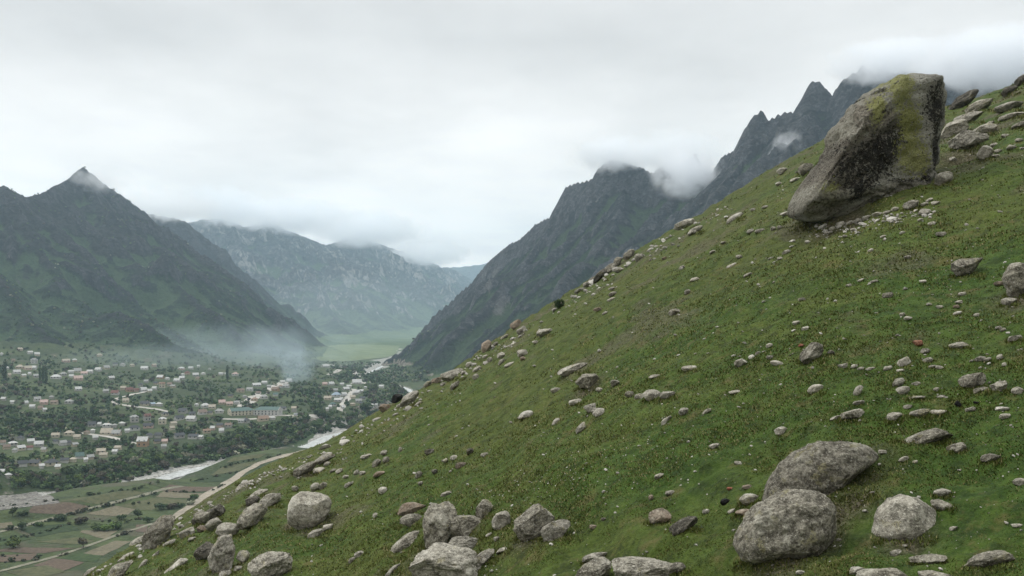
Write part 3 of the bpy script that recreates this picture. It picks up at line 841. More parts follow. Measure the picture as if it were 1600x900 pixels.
GLASS = NT("window_glass"); GLASS.color((.03, .035, .04)); GLASS.b.inputs["Roughness"].default_value = .15; GLASS.b.inputs["Specular IOR Level"].default_value = .5; GLASS = GLASS.m
DOORM = paint("door_brown", (.12, .08, .055))
HOUSE_PX = []
hr = random.Random(3)
def house_parts(root, wx, dy, hgt, floors, roof, wall, hip, windows):
    m = MB(); rh = dy * hr.uniform(.34, .50); hw, hd = wx / 2, dy / 2
    if hip:
        m.box(-hw, hw, -hd, hd, -2.0, hgt)
    else:
        m.box(-hw, hw, -hd, hd, -2.0, hgt)
        for sx in (-1, 1):                       # gable triangles, with thickness
            x0, x1 = (sx * hw, sx * (hw - .25)); x0, x1 = min(x0, x1), max(x0, x1)
            n = len(m.v); m.v += [(x0, -hd, hgt), (x0, hd, hgt), (x0, 0, hgt + rh), (x1, -hd, hgt), (x1, hd, hgt), (x1, 0, hgt + rh)]
            m.f += [(n, n + 2, n + 1), (n + 3, n + 4, n + 5), (n, n + 3, n + 5, n + 2), (n + 1, n + 2, n + 5, n + 4)]
    link("wall", m.mesh("wall", WALL[wall]), root)
    r = MB(); ov = .45; t = .16
    if hip:
        n = len(r.v); e = hw + ov; f = hd + ov; k = max(hw - hd * .9, .3)
        r.v += [(-e, -f, hgt + .02), (e, -f, hgt + .02), (e, f, hgt + .02), (-e, f, hgt + .02), (-k, 0, hgt + rh), (k, 0, hgt + rh)]
        r.f += [(0, 1, 5, 4), (1, 2, 5), (2, 3, 4, 5), (3, 0, 4), (3, 2, 1, 0)]
    else:
        e = hw + ov; sl = rh / hd
        for s in (-1, 1):
            y0, z0 = s * (hd + ov), hgt - sl * ov + .03; y1, z1 = 0.0, hgt + rh + .03
            n = len(r.v)
            r.v += [(-e, y0, z0), (e, y0, z0), (e, y1, z1), (-e, y1, z1), (-e, y0, z0 + t), (e, y0, z0 + t), (e, y1, z1 + t), (-e, y1, z1 + t)]
            q = [(0, 3, 2, 1), (4, 5, 6, 7), (0, 1, 5, 4), (1, 2, 6, 5), (3, 0, 4, 7)]
            r.f += [tuple(n + i for i in (f_ if s < 0 else f_[::-1])) for f_ in q]
    ro = link("roof", r.mesh("roof", ROOF[roof]), root)
    if windows:
        k = max(2, int(wx / 3.2))
        for fl in range(floors):
            for i in range(k):
                x = -hw + (i + .5) * wx / k; z = 1.1 + fl * 2.9
                b = MB(); b.box(x - .55, x + .55, -hd - .06, -hd + .05, z, z + 1.35)
                link("window", b.mesh("window", GLASS), root)
        if hr.random() < .5:
            b = MB(); b.box(hw * .3, hw * .3 + .6, .3, .9, hgt + rh * .3, hgt + rh + .9); link("chimney", b.mesh("chimney", WALL['brick']), ro)
def add_house(px, py, w, roof, wall, floors=1, rot=None, ratio=None, hip=None):
    q = LAND.hit(px, py)
    wx = max(w * q[1] / FPX, 3.0) * .77
    dy = min(max(wx * (ratio or hr.uniform(.55, .8)), 3.0), 9.5)
    az = math.atan2(q[0], q[1])
    root = link("house", None)
    root.location = (q[0], q[1] + dy * .3, LAND.height(q[0], q[1] + dy * .3) + .1)
    root.rotation_euler = (0, 0, -az + (rot if rot is not None else math.radians(hr.choice((-28, -20, -12, 8, 18, 30)))))
    house_parts(root, wx, dy, (2.3 if wx > 5 else 2.0) * (1 if floors == 1 else 2.05), floors, roof, wall, (hr.random() < .25) if hip is None else hip, w >= 11 and wx > 5.5)
    HOUSE_PX.append((px, py - w * .25, w))
    return root
CLUSTER = {
 "upper left corner hamlet": [(52,568,12,'grey','white',2),(46,553,9,'white','white'),(57,556,9,'white','tan'),(30,576,13,'tan','tan'),(42,578,13,'tan','pink'),(51,577,13,'white','white'),(25,584,13,'white','white'),(36,589,8,'white','cream'),(46,586,5,'white','white'),(11,577,6,'white','white'),(56,590,12,'grey','grey'),(2,555,5,'white','white'),(14,588,5,'tan','tan'),(30,548,9,'tan','tan'),(20,565,6,'brown','tan')],
 "upper left long row": [(102,566,14,'tan','pink'),(116,565,8,'white','tan'),(86,592,18,'white','white'),(98,587,12,'grey','grey'),(110,583,10,'white','white'),(120,582,13,'grey','cream'),(111,590,8,'white','white'),(121,594,16,'pink','pink'),(131,586,12,'pink','white'),(140,583,11,'white','white'),(153,580,11,'white','white'),(165,577,12,'grey','cream'),(179,571,9,'dark','white'),(191,572,9,'grey','white'),(173,593,11,'white','grey'),(155,557,9,'tan','tan')],
 "far meadow edge row": [(225,578,13,'white','white'),(206,573,8,'tan','cream'),(240,573,8,'tan','pink'),(345,586,8,'white','white'),(352,586,4,'white','white'),(367,587,11,'pink','white'),(508,574,14,'white','white'),(327,578,5,'grey','white'),(310,574,5,'white','white')],
 "middle street row": [(179,617,14,'red','white'),(165,614,10,'grey','grey'),(192,609,10,'tan','tan'),(201,612,13,'red','brick'),(212,612,10,'red','pink'),(223,612,12,'white','white'),(233,613,8,'white','cream'),(241,609,8,'white','white'),(228,598,8,'grey','grey'),(219,604,9,'dark','grey'),(253,606,11,'orange','cream',2),(250,592,12,'white','brick'),(261,594,8,'white','white'),(276,597,11,'white','white'),(284,593,10,'white','grey'),(285,587,6,'white','white'),(292,585,9,'red','pink'),(283,578,11,'white','pink'),(298,577,9,'white','white'),(305,588,11,'white','grey'),(317,586,8,'white','white'),(265,603,9,'brown','grey'),(243,601,8,'dark','tan'),(196,629,11,'tan','cream'),(270,606,9,'grey','tan'),(309,593,9,'brown','tan')],
 "orchard hamlet at left": [(57,627,12,'grey','white'),(68,632,14,'pink','pink'),(40,632,6,'white','white'),(50,638,10,'white','white'),(18,631,6,'white','white'),(5,626,8,'white','grey'),(84,632,13,'brown','tan'),(107,631,14,'grey','grey'),(69,643,6,'white','white'),(121,611,12,'white','grey'),(80,623,8,'grey','grey'),(63,640,9,'brown','tan')],
 "lower row at left": [(4,695,9,'brown','white'),(9,702,12,'brown','tan'),(19,697,15,'white','grey'),(31,704,15,'white','cream'),(45,703,11,'red','white'),(22,707,8,'grey','white'),(47,693,12,'white','grey'),(60,698,16,'white','grey'),(31,688,12,'dark','grey'),(86,684,14,'tan','cream'),(107,681,16,'tan','cream'),(120,686,12,'tan','cream'),(86,693,8,'dark','white'),(97,696,13,'grey','white'),(106,695,8,'dark','grey'),(116,698,10,'grey','tan'),(143,667,14,'dark','grey'),(155,666,6,'white','white'),(166,668,16,'white','white'),(144,676,8,'white','white'),(135,679,10,'brown','tan'),(166,680,22,'tan','cream'),(181,681,16,'grey','tan'),(148,687,9,'white','grey'),(178,668,9,'grey','grey'),(68,706,9,'grey','cream')],
 "lower street centre": [(190,665,10,'white','grey'),(209,660,15,'grey','grey',2),(209,673,20,'dark','white'),(229,658,13,'red','grey',2),(231,669,18,'dark','pink'),(253,663,14,'white','cream',2),(270,665,12,'tan','cream'),(257,650,12,'dark','cream'),(279,657,18,'dark','white'),(285,646,16,'dark','grey'),(300,650,12,'dark','grey'),(298,658,18,'white','white'),(315,648,16,'brown','white'),(328,648,9,'dark','cream'),(342,646,16,'grey','white'),(320,637,14,'white','white'),(331,639,13,'tan','cream'),(307,635,6,'white','white'),(346,632,12,'pink','tan'),(226,634,17,'dark','cream'),(238,634,8,'blue','white'),(248,635,11,'white','grey'),(268,672,9,'tan','cream'),(198,676,8,'white','white')],
 "terrace rim row": [(233,684,12,'dark','grey'),(247,684,13,'dark','grey'),(245,693,12,'dark','tan'),(257,693,10,'pink','tan'),(279,685,18,'dark','grey'),(302,686,20,'dark','white'),(314,686,8,'white','white'),(322,677,14,'orange','tan'),(332,672,8,'white','pink'),(343,668,12,'dark','pink'),(347,675,6,'white','white'),(357,668,14,'brown','grey'),(377,661,12,'grey','white'),(255,701,9,'grey','grey')],
 "dark-roofed farm row": [(34,729,16,'dark','white'),(53,728,20,'dark','tan'),(79,728,24,'dark','cream',1),(64,732,8,'white','white'),(100,723,14,'dark','white'),(113,722,12,'tan','cream'),(123,717,15,'green','white'),(140,718,12,'grey','tan'),(133,722,5,'white','white'),(157,709,16,'tan','tan'),(161,715,14,'tan','cream'),(179,709,9,'white','white'),(184,703,12,'tan','cream'),(3,741,6,'white','white'),(12,747,10,'white','grey'),(90,733,9,'white','cream')],
 "school street": [(400,604,16,'white','grey'),(413,600,10,'white','white'),(375,613,14,'brown','tan'),(390,611,12,'grey','white'),(382,622,8,'grey','grey'),(369,632,10,'grey','white'),(441,599,9,'white','white'),(452,597,10,'white','white'),(438,606,8,'orange','white'),(447,606,12,'grey','white'),(430,611,14,'brown','brick'),(412,623,14,'grey','white'),(397,627,12,'orange','tan'),(430,619,9,'green','white'),(459,644,9,'tan','grey',2),(442,641,12,'dark','white'),(410,658,20,'orange','tan'),(426,656,9,'white','white'),(382,661,16,'dark','grey'),(345,676,8,'white','white'),(360,621,9,'dark','tan'),(358,634,12,'pink','tan'),(403,616,8,'brown','grey'),(420,606,8,'grey','grey')],
 "river quarter": [(507,602,9,'pink','pink'),(517,602,11,'white','white'),(534,602,7,'white','white'),(545,606,9,'white','white'),(540,610,12,'white','grey'),(557,600,18,'white','white'),(525,620,16,'blue','white'),(537,619,10,'white','white'),(512,625,14,'tan','tan'),(528,628,14,'white','grey'),(533,626,7,'white','white'),(520,635,12,'green','white'),(516,638,6,'white','white'),(511,642,4,'white','white'),(535,639,5,'white','white'),(559,615,9,'white','white'),(565,613,7,'white','grey'),(555,617,10,'grey','grey'),(566,625,10,'dark','grey'),(551,623,9,'tan','cream'),(560,629,12,'grey','grey'),(551,634,9,'tan','tan'),(565,633,8,'dark','tan'),(571,607,5,'white','white'),(596,606,9,'white','white'),(582,636,4,'white','white'),(588,636,4,'white','white'),(524,612,8,'grey','grey')],
}
ORDW = ["leftmost", "second from left", "third from left", "fourth from left", "fifth from left", "sixth from left", "seventh from left", "eighth from left", "ninth from left", "tenth from left", "eleventh from left", "twelfth from left", "thirteenth from left", "fourteenth from left", "fifteenth from left", "sixteenth from left"]
RN = {'white': 'white-roofed', 'grey': 'grey-roofed', 'dark': 'dark-roofed', 'red': 'red-roofed', 'green': 'green-roofed', 'brown': 'brown-roofed', 'tan': 'tan-roofed', 'blue': 'bluish-roofed', 'orange': 'orange-roofed', 'pink': 'pinkish-roofed'}
for cl, lst in CLUSTER.items():
    by = {}
    for h in lst: by.setdefault((h[3], h[4]), []).append(h)
    for (rf, wl), hs in by.items():
        hs.sort(key=lambda h: h[0])
        for n, h in enumerate(hs):
            o = add_house(*h)
            o["category"] = "house"; o["group"] = "houses of the valley village"
            wn = {'brick': 'brick-walled', 'pink': 'pinkish-walled'}.get(wl, wl + '-walled')
            o["label"] = f"{'only ' if len(hs) == 1 else ''}{RN[rf]} {wn} house {'' if len(hs) == 1 else ORDW[n] + ' of its like '}in the {cl}"
o = add_house(222, 698, 20, 'white', 'brick', 2, -.35, .75, False); o["category"] = "house"; o["group"] = "houses of the valley village"; o["label"] = "tall orange-brick house with pale roof standing apart at the terrace edge"

# the long school with green roofs: two wings
def school():
    q = LAND.hit(394, 650); az = math.atan2(q[0], q[1])
    root = link("school_building", None, label="long cream school building with green hipped roofs at the terrace edge", cat="school")
    root.location = (q[0], q[1] + 6, LAND.height(q[0], q[1] + 6) + .2); root.rotation_euler = (0, 0, -az)
    s = q[1] / FPX
    for k, (x0, x1, y0, rot, hgt, wall) in enumerate(((-38, 1, 3, .30, 4.6, 'cream'), (1, 42, -1, -.42, 5.2, 'white'))):
        wx = (x1 - x0) * s; cx = (x0 + x1) / 2 * s; dy = 11.0; c, sn = math.cos(rot), math.sin(rot)
        def tr(mb):
            mb.v = [(cx + x * c - y * sn, y0 + x * sn + y * c, z) for x, y, z in mb.v]; return mb
        b = MB(); b.box(-wx / 2, wx / 2, -dy / 2, dy / 2, -3, hgt)
        sx = -1 if k == 0 else 1; xe = sx * wx / 2
        n = len(b.v); xi = xe - sx * .3
        b.v += [(xe, -dy / 2, hgt), (xe, dy / 2, hgt), (xe, 0, hgt + 2.7), (xi, -dy / 2, hgt), (xi, dy / 2, hgt), (xi, 0, hgt + 2.7)]
        b.f += [(n, n + 1, n + 2), (n + 5, n + 4, n + 3), (n, n + 2, n + 5, n + 3), (n + 1, n + 4, n + 5, n + 2)]
        link("wall", tr(b).mesh("wall", WALL[wall]), root, label=f"{wall} wing wall")
        r = MB(); e = wx / 2 - .28; f = dy / 2 + .4
        ridge_out = e; hipx = e - 5
        A = [(-e * sx, -f, hgt - .1), (e * sx, -f, hgt - .1), (e * sx, f, hgt - .1), (-e * sx, f, hgt - .1), (-hipx * sx, 0, hgt + 2.7), (ridge_out * sx, 0, hgt + 2.7)]
        r.v += A; r.f += [(0, 1, 5, 4), (1, 2, 5), (2, 3, 4, 5), (3, 0, 4), (3, 2, 1, 0)]
        link("roof", tr(r).mesh("roof", ROOF['green']), root)
        nw = 7
        for fl in range(2):
            for i in range(nw):
                x = -wx / 2 + (i + .6) * wx / (nw + .2)
                w = MB(); w.box(x - .6, x + .6, -dy / 2 - .06, -dy / 2 + .05, 0.5 + fl * 2.3, 1.9 + fl * 2.3)
                link("window", tr(w).mesh("window", GLASS), root)
        w = MB(); w.box(xe - .05, xe + .06, -1.6, -.4, 2.2, 3.8) if sx > 0 else w.box(xe - .06, xe + .05, -1.6, -.4, 2.2, 3.8)
        link("window", tr(w).mesh("window", GLASS), root)
    for px_, py_ in ((394, 640), (370, 640), (420, 640)): HOUSE_PX.append((px_, py_, 44))
school()

# white van parked on the terrace road
def van():
    q = LAND.hit(464, 650)
    root = link("parked_van", None, label="small white van parked on the terrace road right of the school", cat="van")
    root.location = (q[0], q[1], q[2] + .35); root.rotation_euler = (0, 0, .1)
    b = MB(); b.prism([(-2.9, .35), (2.9, .35), (2.95, 1.2), (2.3, 1.45), (1.8, 2.35), (-2.9, 2.4)], -1, 1)
    body = b.mesh("body", paint("van_white", (.7, .72, .75), rough=.4)); link("body", body, root)
    g = MB(); g.box(-2.4, 1.4, -1.03, -.97, 1.45, 2.1); link("window", g.mesh("window", GLASS), root)
    tyre = paint("tyre_black", (.02, .02, .02))
    for x in (-1.9, 1.9):
        for y in (-1.0, 1.0):
            w = MB(); w.tube([(x, y - .12, .35), (x, y + .12, .35)], [.37, .37], 12); link("wheel", w.mesh("wheel", tyre), root)
van()
# ---------------------------------------------------------------- trees and bushes
def leaf_material(name, lo, hi):
    m = NT(name); oi = m.n("ShaderNodeObjectInfo"); t = m.attr("tone").outputs["Fac"]
    col = m.mix(t, lo, hi)
    v = m.n("ShaderNodeHueSaturation"); m.l(col, v.inputs["Color"])
    m.l(m.range(oi.outputs["Random"], 0, 1, .485, .515, False), v.inputs["Hue"]); m.l(m.range(oi.outputs["Random"], 0, 1, .75, 1.25, False), v.inputs["Value"])
    m.color(v.outputs[0]); m.b.inputs["Roughness"].default_value = .8; return m.m
LEAF = {'green': leaf_material("leaf_green", (.034, .060, .018), (.070, .108, .032)), 'dark': leaf_material("leaf_dark", (.025, .042, .018), (.052, .074, .030)),
        'pale': leaf_material("leaf_blossom", (.13, .14, .08), (.30, .30, .21)), 'bare': leaf_material("twigs_bare", (.048, .042, .030), (.095, .082, .056)),
        'lime': leaf_material("leaf_lime", (.055, .085, .020), (.10, .14, .035))}
BARK = paint("bark", (.07, .055, .042))
def leaf_cloud(r, blobs, count, size):
    """leaf sized quads spread through a few lobes; returns verts, faces, tone"""
    V = []; T = []
    w = np.array([b[3] * b[4] * b[5] for b in blobs]) ** .6; w /= w.sum()
    for b, k in zip(blobs, r.multinomial(count, w)):
        d = r.normal(size=(k, 3)); d /= np.linalg.norm(d, axis=1, keepdims=True)
        rad = r.uniform(.35, 1, k) ** .5
        c = np.array(b[:3]) + d * rad[:, None] * np.array(b[3:6])
        n = d + r.normal(0, .55, (k, 3)); n[:, 2] += .35; n /= np.linalg.norm(n, axis=1, keepdims=True)
        u = np.cross(n, r.normal(size=(k, 3))); u /= np.linalg.norm(u, axis=1, keepdims=True); v = np.cross(n, u)
        s = size * r.uniform(.6, 1.4, (k, 1))
        V.append(np.stack([c - u * s - v * s * .6, c + u * s - v * s * .6, c + u * s * .7 + v * s * .7, c - u * s * .7 + v * s * .7], 1))
        T.append(np.repeat(r.uniform(0, 1, k) * .8 + .2 * rad, 4))
    V = np.concatenate(V).reshape(-1, 3)
    return V, np.arange(len(V)).reshape(-1, 4), np.concatenate(T)
def tree_proto(kind, leaf, seed, count, size):
    r = np.random.default_rng(seed)
    if kind == 'round':
        blobs = [(0, 0, .62, .34, .34, .30)] + [(.26 * math.cos(a), .26 * math.sin(a), r.uniform(.42, .8), r.uniform(.16, .26), r.uniform(.16, .26), r.uniform(.14, .22)) for a in r.uniform(0, 6.28, 6)]
        trunk_top = .55
    elif kind == 'poplar':
        blobs = [(r.normal(0, .02), r.normal(0, .02), z, .12 * (1.1 - .75 * abs(z - .45)), .12 * (1.1 - .75 * abs(z - .45)), .14) for z in np.linspace(.2, .9, 7)]
        trunk_top = .8
    else:
        blobs = [(r.uniform(-.35, .35), r.uniform(-.3, .3), r.uniform(.3, .6), r.uniform(.22, .34), r.uniform(.22, .34), r.uniform(.22, .36)) for _ in range(6)]
        trunk_top = .35
    V, F, T = leaf_cloud(r, blobs, count, size)
    V[:, 2] = np.maximum(V[:, 2], .04)
    crown = np_mesh("crown", V, F, False, LEAF[leaf], {"tone": T})
    t = MB(); t.tube([(0, 0, -.08), (.01, 0, trunk_top * .5), (.0, .01, trunk_top), (.01, 0, trunk_top + .18)], [.035, .026, .016, .006], 6)
    for k in range(5):
        a = r.uniform(0, 6.28); z = trunk_top * r.uniform(.5, .95); l = r.uniform(.15, .3) if kind != 'poplar' else .07
        t.tube([(0, 0, z), (math.cos(a) * l * .5, math.sin(a) * l * .5, z + l * .5), (math.cos(a) * l, math.sin(a) * l, z + l * .9)], [.014, .009, .004], 5)
    return t.mesh("trunk", BARK, True), crown
PROTO = {}
for leaf in LEAF:
    PROTO['round', leaf] = [tree_proto('round', leaf, 10 + i, 520, .055) for i in range(3)]
    PROTO['bush', leaf] = [tree_proto('bush', leaf, 30 + i, 420, .07) for i in range(3)]
PROTO['poplar', 'dark'] = [tree_proto('poplar', 'dark', 50, 460, .035)]
tr = random.Random(5)
def add_tree(name, kind, leaf, x, y, h, wfac, label, cat, group):
    tm, cm = tr.choice(PROTO[kind, leaf])
    root = link(name, None, label=label, cat=cat, group=group)
    root.location = (x, y, float(LAND.height(x, y))); root.rotation_euler = (0, 0, tr.uniform(0, 6.28))
    root.scale = (h * wfac, h * wfac, h)
    link("trunk" if kind != 'bush' else "stem", tm, root); link("crown" if kind != 'bush' else "foliage", cm, root)
    return root
NAMED = [
 ('round', 'bare', 130, 856, 5.2, 1.15, "tree", "lone bare round tree among the bottom left plots"), ('bush', 'lime', 21, 856, 5.5, 1.1, "tree", "pale bushy tree at the left edge of the bottom plots"),
 ('round', 'dark', 20, 806, 5.0, 1.0, "tree", "dark round tree at the left end of the ploughed plot"), ('bush', 'dark', 36, 806, 3.2, 1.6, "shrub", "low dark shrubs right of the dark round tree by the ploughed plot"),
 ('round', 'dark', 34, 828, 4.6, 1.3, "tree", "dark spreading tree beside the upper field track at left"), ('bush', 'dark', 96, 813, 4.2, 1.6, "shrub", "dark shrub clump on the upper track above the green plot"),
 ('bush', 'bare', 125, 818, 4.6, 1.5, "shrub", "brownish shrub below the middle of the upper track"), ('bush', 'green', 152, 829, 4.0, 1.5, "shrub", "green bush at the left end of the hedge between the tracks"),
 ('bush', 'lime', 168, 829, 4.4, 1.6, "shrub", "brighter green bush in the middle of the hedge between the tracks"), ('bush', 'green', 186, 826, 4.0, 1.4, "shrub", "green bush at the right end of the hedge between the tracks"),
 ('round', 'dark', 216, 810, 5.0, 1.2, "tree", "dark tree just left of the slope's big edge boulder"), ('bush', 'dark', 231, 816, 3.6, 1.2, "shrub", "dark shrub touching the slope's rim at the big edge boulder"),
 ('bush', 'dark', 252, 796, 4.4, 1.4, "shrub", "left dark shrub of the clump left of the dirt road"), ('bush', 'bare', 267, 795, 4.2, 1.5, "shrub", "brownish shrub in the middle of the clump left of the dirt road"),
 ('bush', 'dark', 281, 793, 3.6, 1.3, "shrub", "right dark shrub of the clump left of the dirt road"), ('bush', 'green', 303, 779, 3.6, 1.4, "shrub", "green shrub near the dirt road above the blossoming one"),
 ('bush', 'pale', 297, 789, 3.2, 1.7, "shrub", "pale blossoming shrub at the dirt road's edge"), ('round', 'dark', 208, 791, 2.8, .9, "tree", "tiny dark tree on the olive plot below the upper track"),
 ('bush', 'green', 62, 822, 3.0, 1.5, "shrub", "green shrub between the upper track and the dark green plot"), ('bush', 'dark', 190, 812, 3.4, 1.5, "shrub", "dark shrub left of the dark tree near the edge boulder"),
 ('poplar', 'dark', 7, 596, 24, .9, "poplar", "tall dark poplar at the far left edge of the village"), ('poplar', 'dark', 62, 596, 17, .7, "poplar", "first dark poplar of three below the upper left hamlet"),
 ('poplar', 'dark', 67, 598, 19, .7, "poplar", "middle dark poplar of three below the upper left hamlet"), ('poplar', 'dark', 72, 600, 18, .7, "poplar", "last dark poplar of three below the upper left hamlet"),
 ('poplar', 'dark', 355, 596, 21, .75, "poplar", "lone dark poplar on the green terrace left of the smoke"), ('poplar', 'dark', 145, 653, 11, .7, "poplar", "small dark poplar above the lower row of houses"),
 ('round', 'dark', 388, 702, 15, .95, "tree", "big dark tree on the terrace edge above the river"), ('poplar', 'dark', 500, 642, 14, .8, "poplar", "dark poplar left of the river quarter"),
 ('round', 'dark', 575, 646, 13, 1.4, "tree", "dark leafy tree on the bluff right of the river quarter"), ('round', 'bare', 350, 712, 7, 1.5, "tree", "bare grey-brown tree above the visible river bend"),
 ('bush', 'dark', 327, 700, 7, 1.4, "shrub", "dark bush left of the dark green plot above the river"), ('bush', 'bare', 306, 719, 6, 1.7, "shrub", "grey-brown thicket on the river bluff left of the bend"),
]
for kind, leaf, px, py, h, wf, nm, lab in NAMED:
    g = LAND.hit(px, py)
    add_tree(nm, kind, leaf, g[0], g[1], h, wf, lab, nm, "trees and shrubs of the valley floor")
hp = np.array(HOUSE_PX)
def clear_of_houses(px, py, hpx):
    """true where a crown would not cover a house front"""
    return not np.any((np.abs(hp[:, 0] - px) < hp[:, 2] * .5 + hpx * .4) & (py - hp[:, 1] > -2) & (py - hp[:, 1] < hpx + hp[:, 2] * .35))
# garden and bluff trees one can still tell apart, nearest first
rt = np.random.default_rng(23)
cnt = 0; tries = 0
while cnt < 225 and tries < 9000:
    tries += 1
    px = rt.uniform(-10, 600); py = rt.uniform(630, 775)
    g = LAND.hit(px, py)
    if g is None or g[1] > 1050: continue
    d, s = river_dist(np.array([g[0]]), np.array([g[1]]))
    bluff = s[0] > 0 and 16 < d[0] < 75
    if s[0] < 0 or d[0] < 15 or (px < 90 and py > 762): continue
    if not bluff and rt.random() > .45: continue
    h = rt.uniform(3.5, 8) if bluff else rt.uniform(2.6, 6)
    if not clear_of_houses(px, py, h / g[1] * FPX): continue
    kind = 'bush' if rt.random() < .55 else 'round'
    leaf = rt.choice(['dark', 'green', 'bare', 'lime', 'pale'], p=[.40, .26, .22, .08, .04] if bluff else [.30, .42, .12, .12, .04])
    word = {'dark': "dark green", 'green': "mid green", 'bare': "grey-brown leafless", 'lime': "fresh light green", 'pale': "pale blossoming"}[leaf]
    where = "wooded river bluff below the village" if bluff else "gardens between the village houses"
    nm = "shrub" if kind == 'bush' else "tree"
    add_tree(nm, kind, leaf, g[0], g[1], h, rt.uniform(.9, 1.4), f"{word} {nm} growing in the {where}", nm, f"{word} {nm}s in the {where}")
    cnt += 1

# the mass of orchards and thickets farther off
def woods():
    r = np.random.default_rng(29)
    protos = [leaf_cloud(r, [(r.uniform(-.3, .3), r.uniform(-.3, .3), r.uniform(.3, .6), .34, .34, .34) for _ in range(4)], 46, .15) for _ in range(8)]
    VV, FF, TT, CC = [], [], [], []; n = 0
    N = 24000
    az = r.uniform(math.radians(-34), math.radians(-4), N); rad = np.exp(r.uniform(math.log(560), math.log(2700), N))
    x = rad * np.sin(az); y = rad * np.cos(az)
    z = LAND.height(x, y); d, s = river_dist(x, y)
    grove = vnoise2(x / 60, y / 60, 3) * .5 + vnoise2(x / 22, y / 22, 4) * .4 + vnoise2(x / 220, y / 220, 9) * .3
    px, py = project((x, y, z))
    mount = LAND.height(x, y + 60) - z > 26
    for i in range(N):
        if s[i] < 0 and not (y[i] > 1500): continue
        if d[i] < (17 if y[i] < 1000 or y[i] > 1750 else 5) or mount[i]: continue
        if grove[i] < r.uniform(-.75, .35) and not d[i] < 60: continue
        if 495 < px[i] < 630 and 536 < py[i] < 566: continue
        if px[i] < -60 or (px[i] < 88 and 764 < py[i] < 800): continue
        h = r.uniform(1.6, 4.6) * (1.25 if d[i] < 70 else 1) * (1 + .25 * max(grove[i], 0))
        if py[i] > 570 and not clear_of_houses(px[i], py[i], h / y[i] * FPX): continue
        V, F, T = protos[r.integers(8)]
        a = r.uniform(0, 6.28); c, sn = math.cos(a), math.sin(a); w = h * r.uniform(.8, 1.4)
        P = np.stack([(V[:, 0] * c - V[:, 1] * sn) * w + x[i], (V[:, 0] * sn + V[:, 1] * c) * w + y[i], np.maximum(V[:, 2], 0) * h + z[i] - .1], 1)
        VV.append(P); FF.append(F + n); n += len(P); TT.append(T)
        k = r.random(); g2 = np.clip(.5 + grove[i] * .9, 0, 1)
        base = np.array((.036, .060, .025)) * g2 + np.array((.064, .096, .036)) * (1 - g2)
        if k < .18: base = np.array((.060, .052, .038))
        elif k < .27: base = np.array((.075, .105, .035))
        elif k < .30: base = np.array((.20, .20, .14))
        CC.append(np.tile(base * r.uniform(.6, 1.5), (len(P), 1)))
    hedges = [[(-10, 833), (60, 818), (110, 805), (160, 792), (210, 780), (240, 771)], [(60, 878), (130, 858), (165, 845), (205, 831)], [(0, 792), (60, 786), (140, 774), (210, 766), (250, 753)], [(250, 768), (330, 768), (350, 758)],
              [(112, 804), (140, 792)], [(55, 866), (20, 870), (-10, 870)], [(125, 830), (185, 830)], [(0, 846), (55, 836), (110, 818)], [(180, 846), (210, 846)], [(300, 752), (350, 742), (375, 737)], [(216, 785), (290, 792), (300, 781)], [(340, 732), (400, 718), (440, 712)], [(0, 880), (55, 876), (60, 868)], [(150, 812), (190, 818), (215, 812)]]
    for hd in hedges:
        P2 = np.array([LAND.hit(*q)[:2] for q in hd]); L = np.linalg.norm(np.diff(P2, axis=0), axis=1); cs = np.concatenate([[0], np.cumsum(L)])
        for t in np.arange(0, cs[-1], 1.6):
            if vnoise2(np.array([t / 14.0 + P2[0, 0]]), np.array([P2[0, 1]]), 8)[0] < r.uniform(-.6, .5): continue
            X = np.interp(t, cs, P2[:, 0]) + r.normal(0, .7); Y = np.interp(t, cs, P2[:, 1]) + r.normal(0, .7)
            V, F, T = protos[r.integers(8)]; h = r.uniform(.5, 1.7) * (1.6 if r.random() < .12 else 1); w = h * r.uniform(1.2, 2)
            P = np.stack([V[:, 0] * w + X, V[:, 1] * w + Y, np.maximum(V[:, 2], 0) * h + float(LAND.height(X, Y))], 1)
            VV.append(P); FF.append(F + n); n += len(P); TT.append(T)
            CC.append(np.tile(np.array((.030, .042, .018) if r.random() < .6 else (.055, .052, .034)) * r.uniform(.7, 1.3), (len(P), 1)))
    m = NT("far_leaves"); c = m.attr("Col").outputs["Color"]; t = m.attr("tone").outputs["Fac"]
    m.color(m.mix(t, m.mix(1.0, c, (.55, .55, .55), 'MULTIPLY'), m.mix(1.0, c, (1.35, 1.35, 1.35), 'MULTIPLY')))
    me = np_mesh("woods", np.concatenate(VV), np.concatenate(FF), False, m.m, {"tone": np.concatenate(TT), "Col": np.concatenate(CC)})
    link("woods", me, label="mass of green orchards and thickets spread through the village terrace", cat="woods", kind='stuff')
woods()
# the dark bush breaking the slope's skyline
q = HILL.hit(873, 482)
root = link("shrub", None, label="small dark bush breaking the grassy slope's skyline", cat="shrub", group="trees and shrubs of the valley floor")
tm, cm = PROTO['bush', 'dark'][0]; hgt = 19 * q[1] / FPX
root.location = tuple(q); root.scale = (hgt * .8, hgt * .8, hgt)
link("stem", tm, root); link("foliage", cm, root)
del root["group"]
# ---------------------------------------------------------------- stones on the hillside
def ico(sub):
    bm = bmesh.new(); bmesh.ops.create_icosphere(bm, subdivisions=sub, radius=1.0)
    V = np.array([v.co[:] for v in bm.verts], np.float64); F = np.array([[v.index for v in f.verts] for f in bm.faces], np.int32)
    bm.free(); return V, F
ICO = {k: ico(k) for k in (1, 2, 3, 4, 5, 6)}

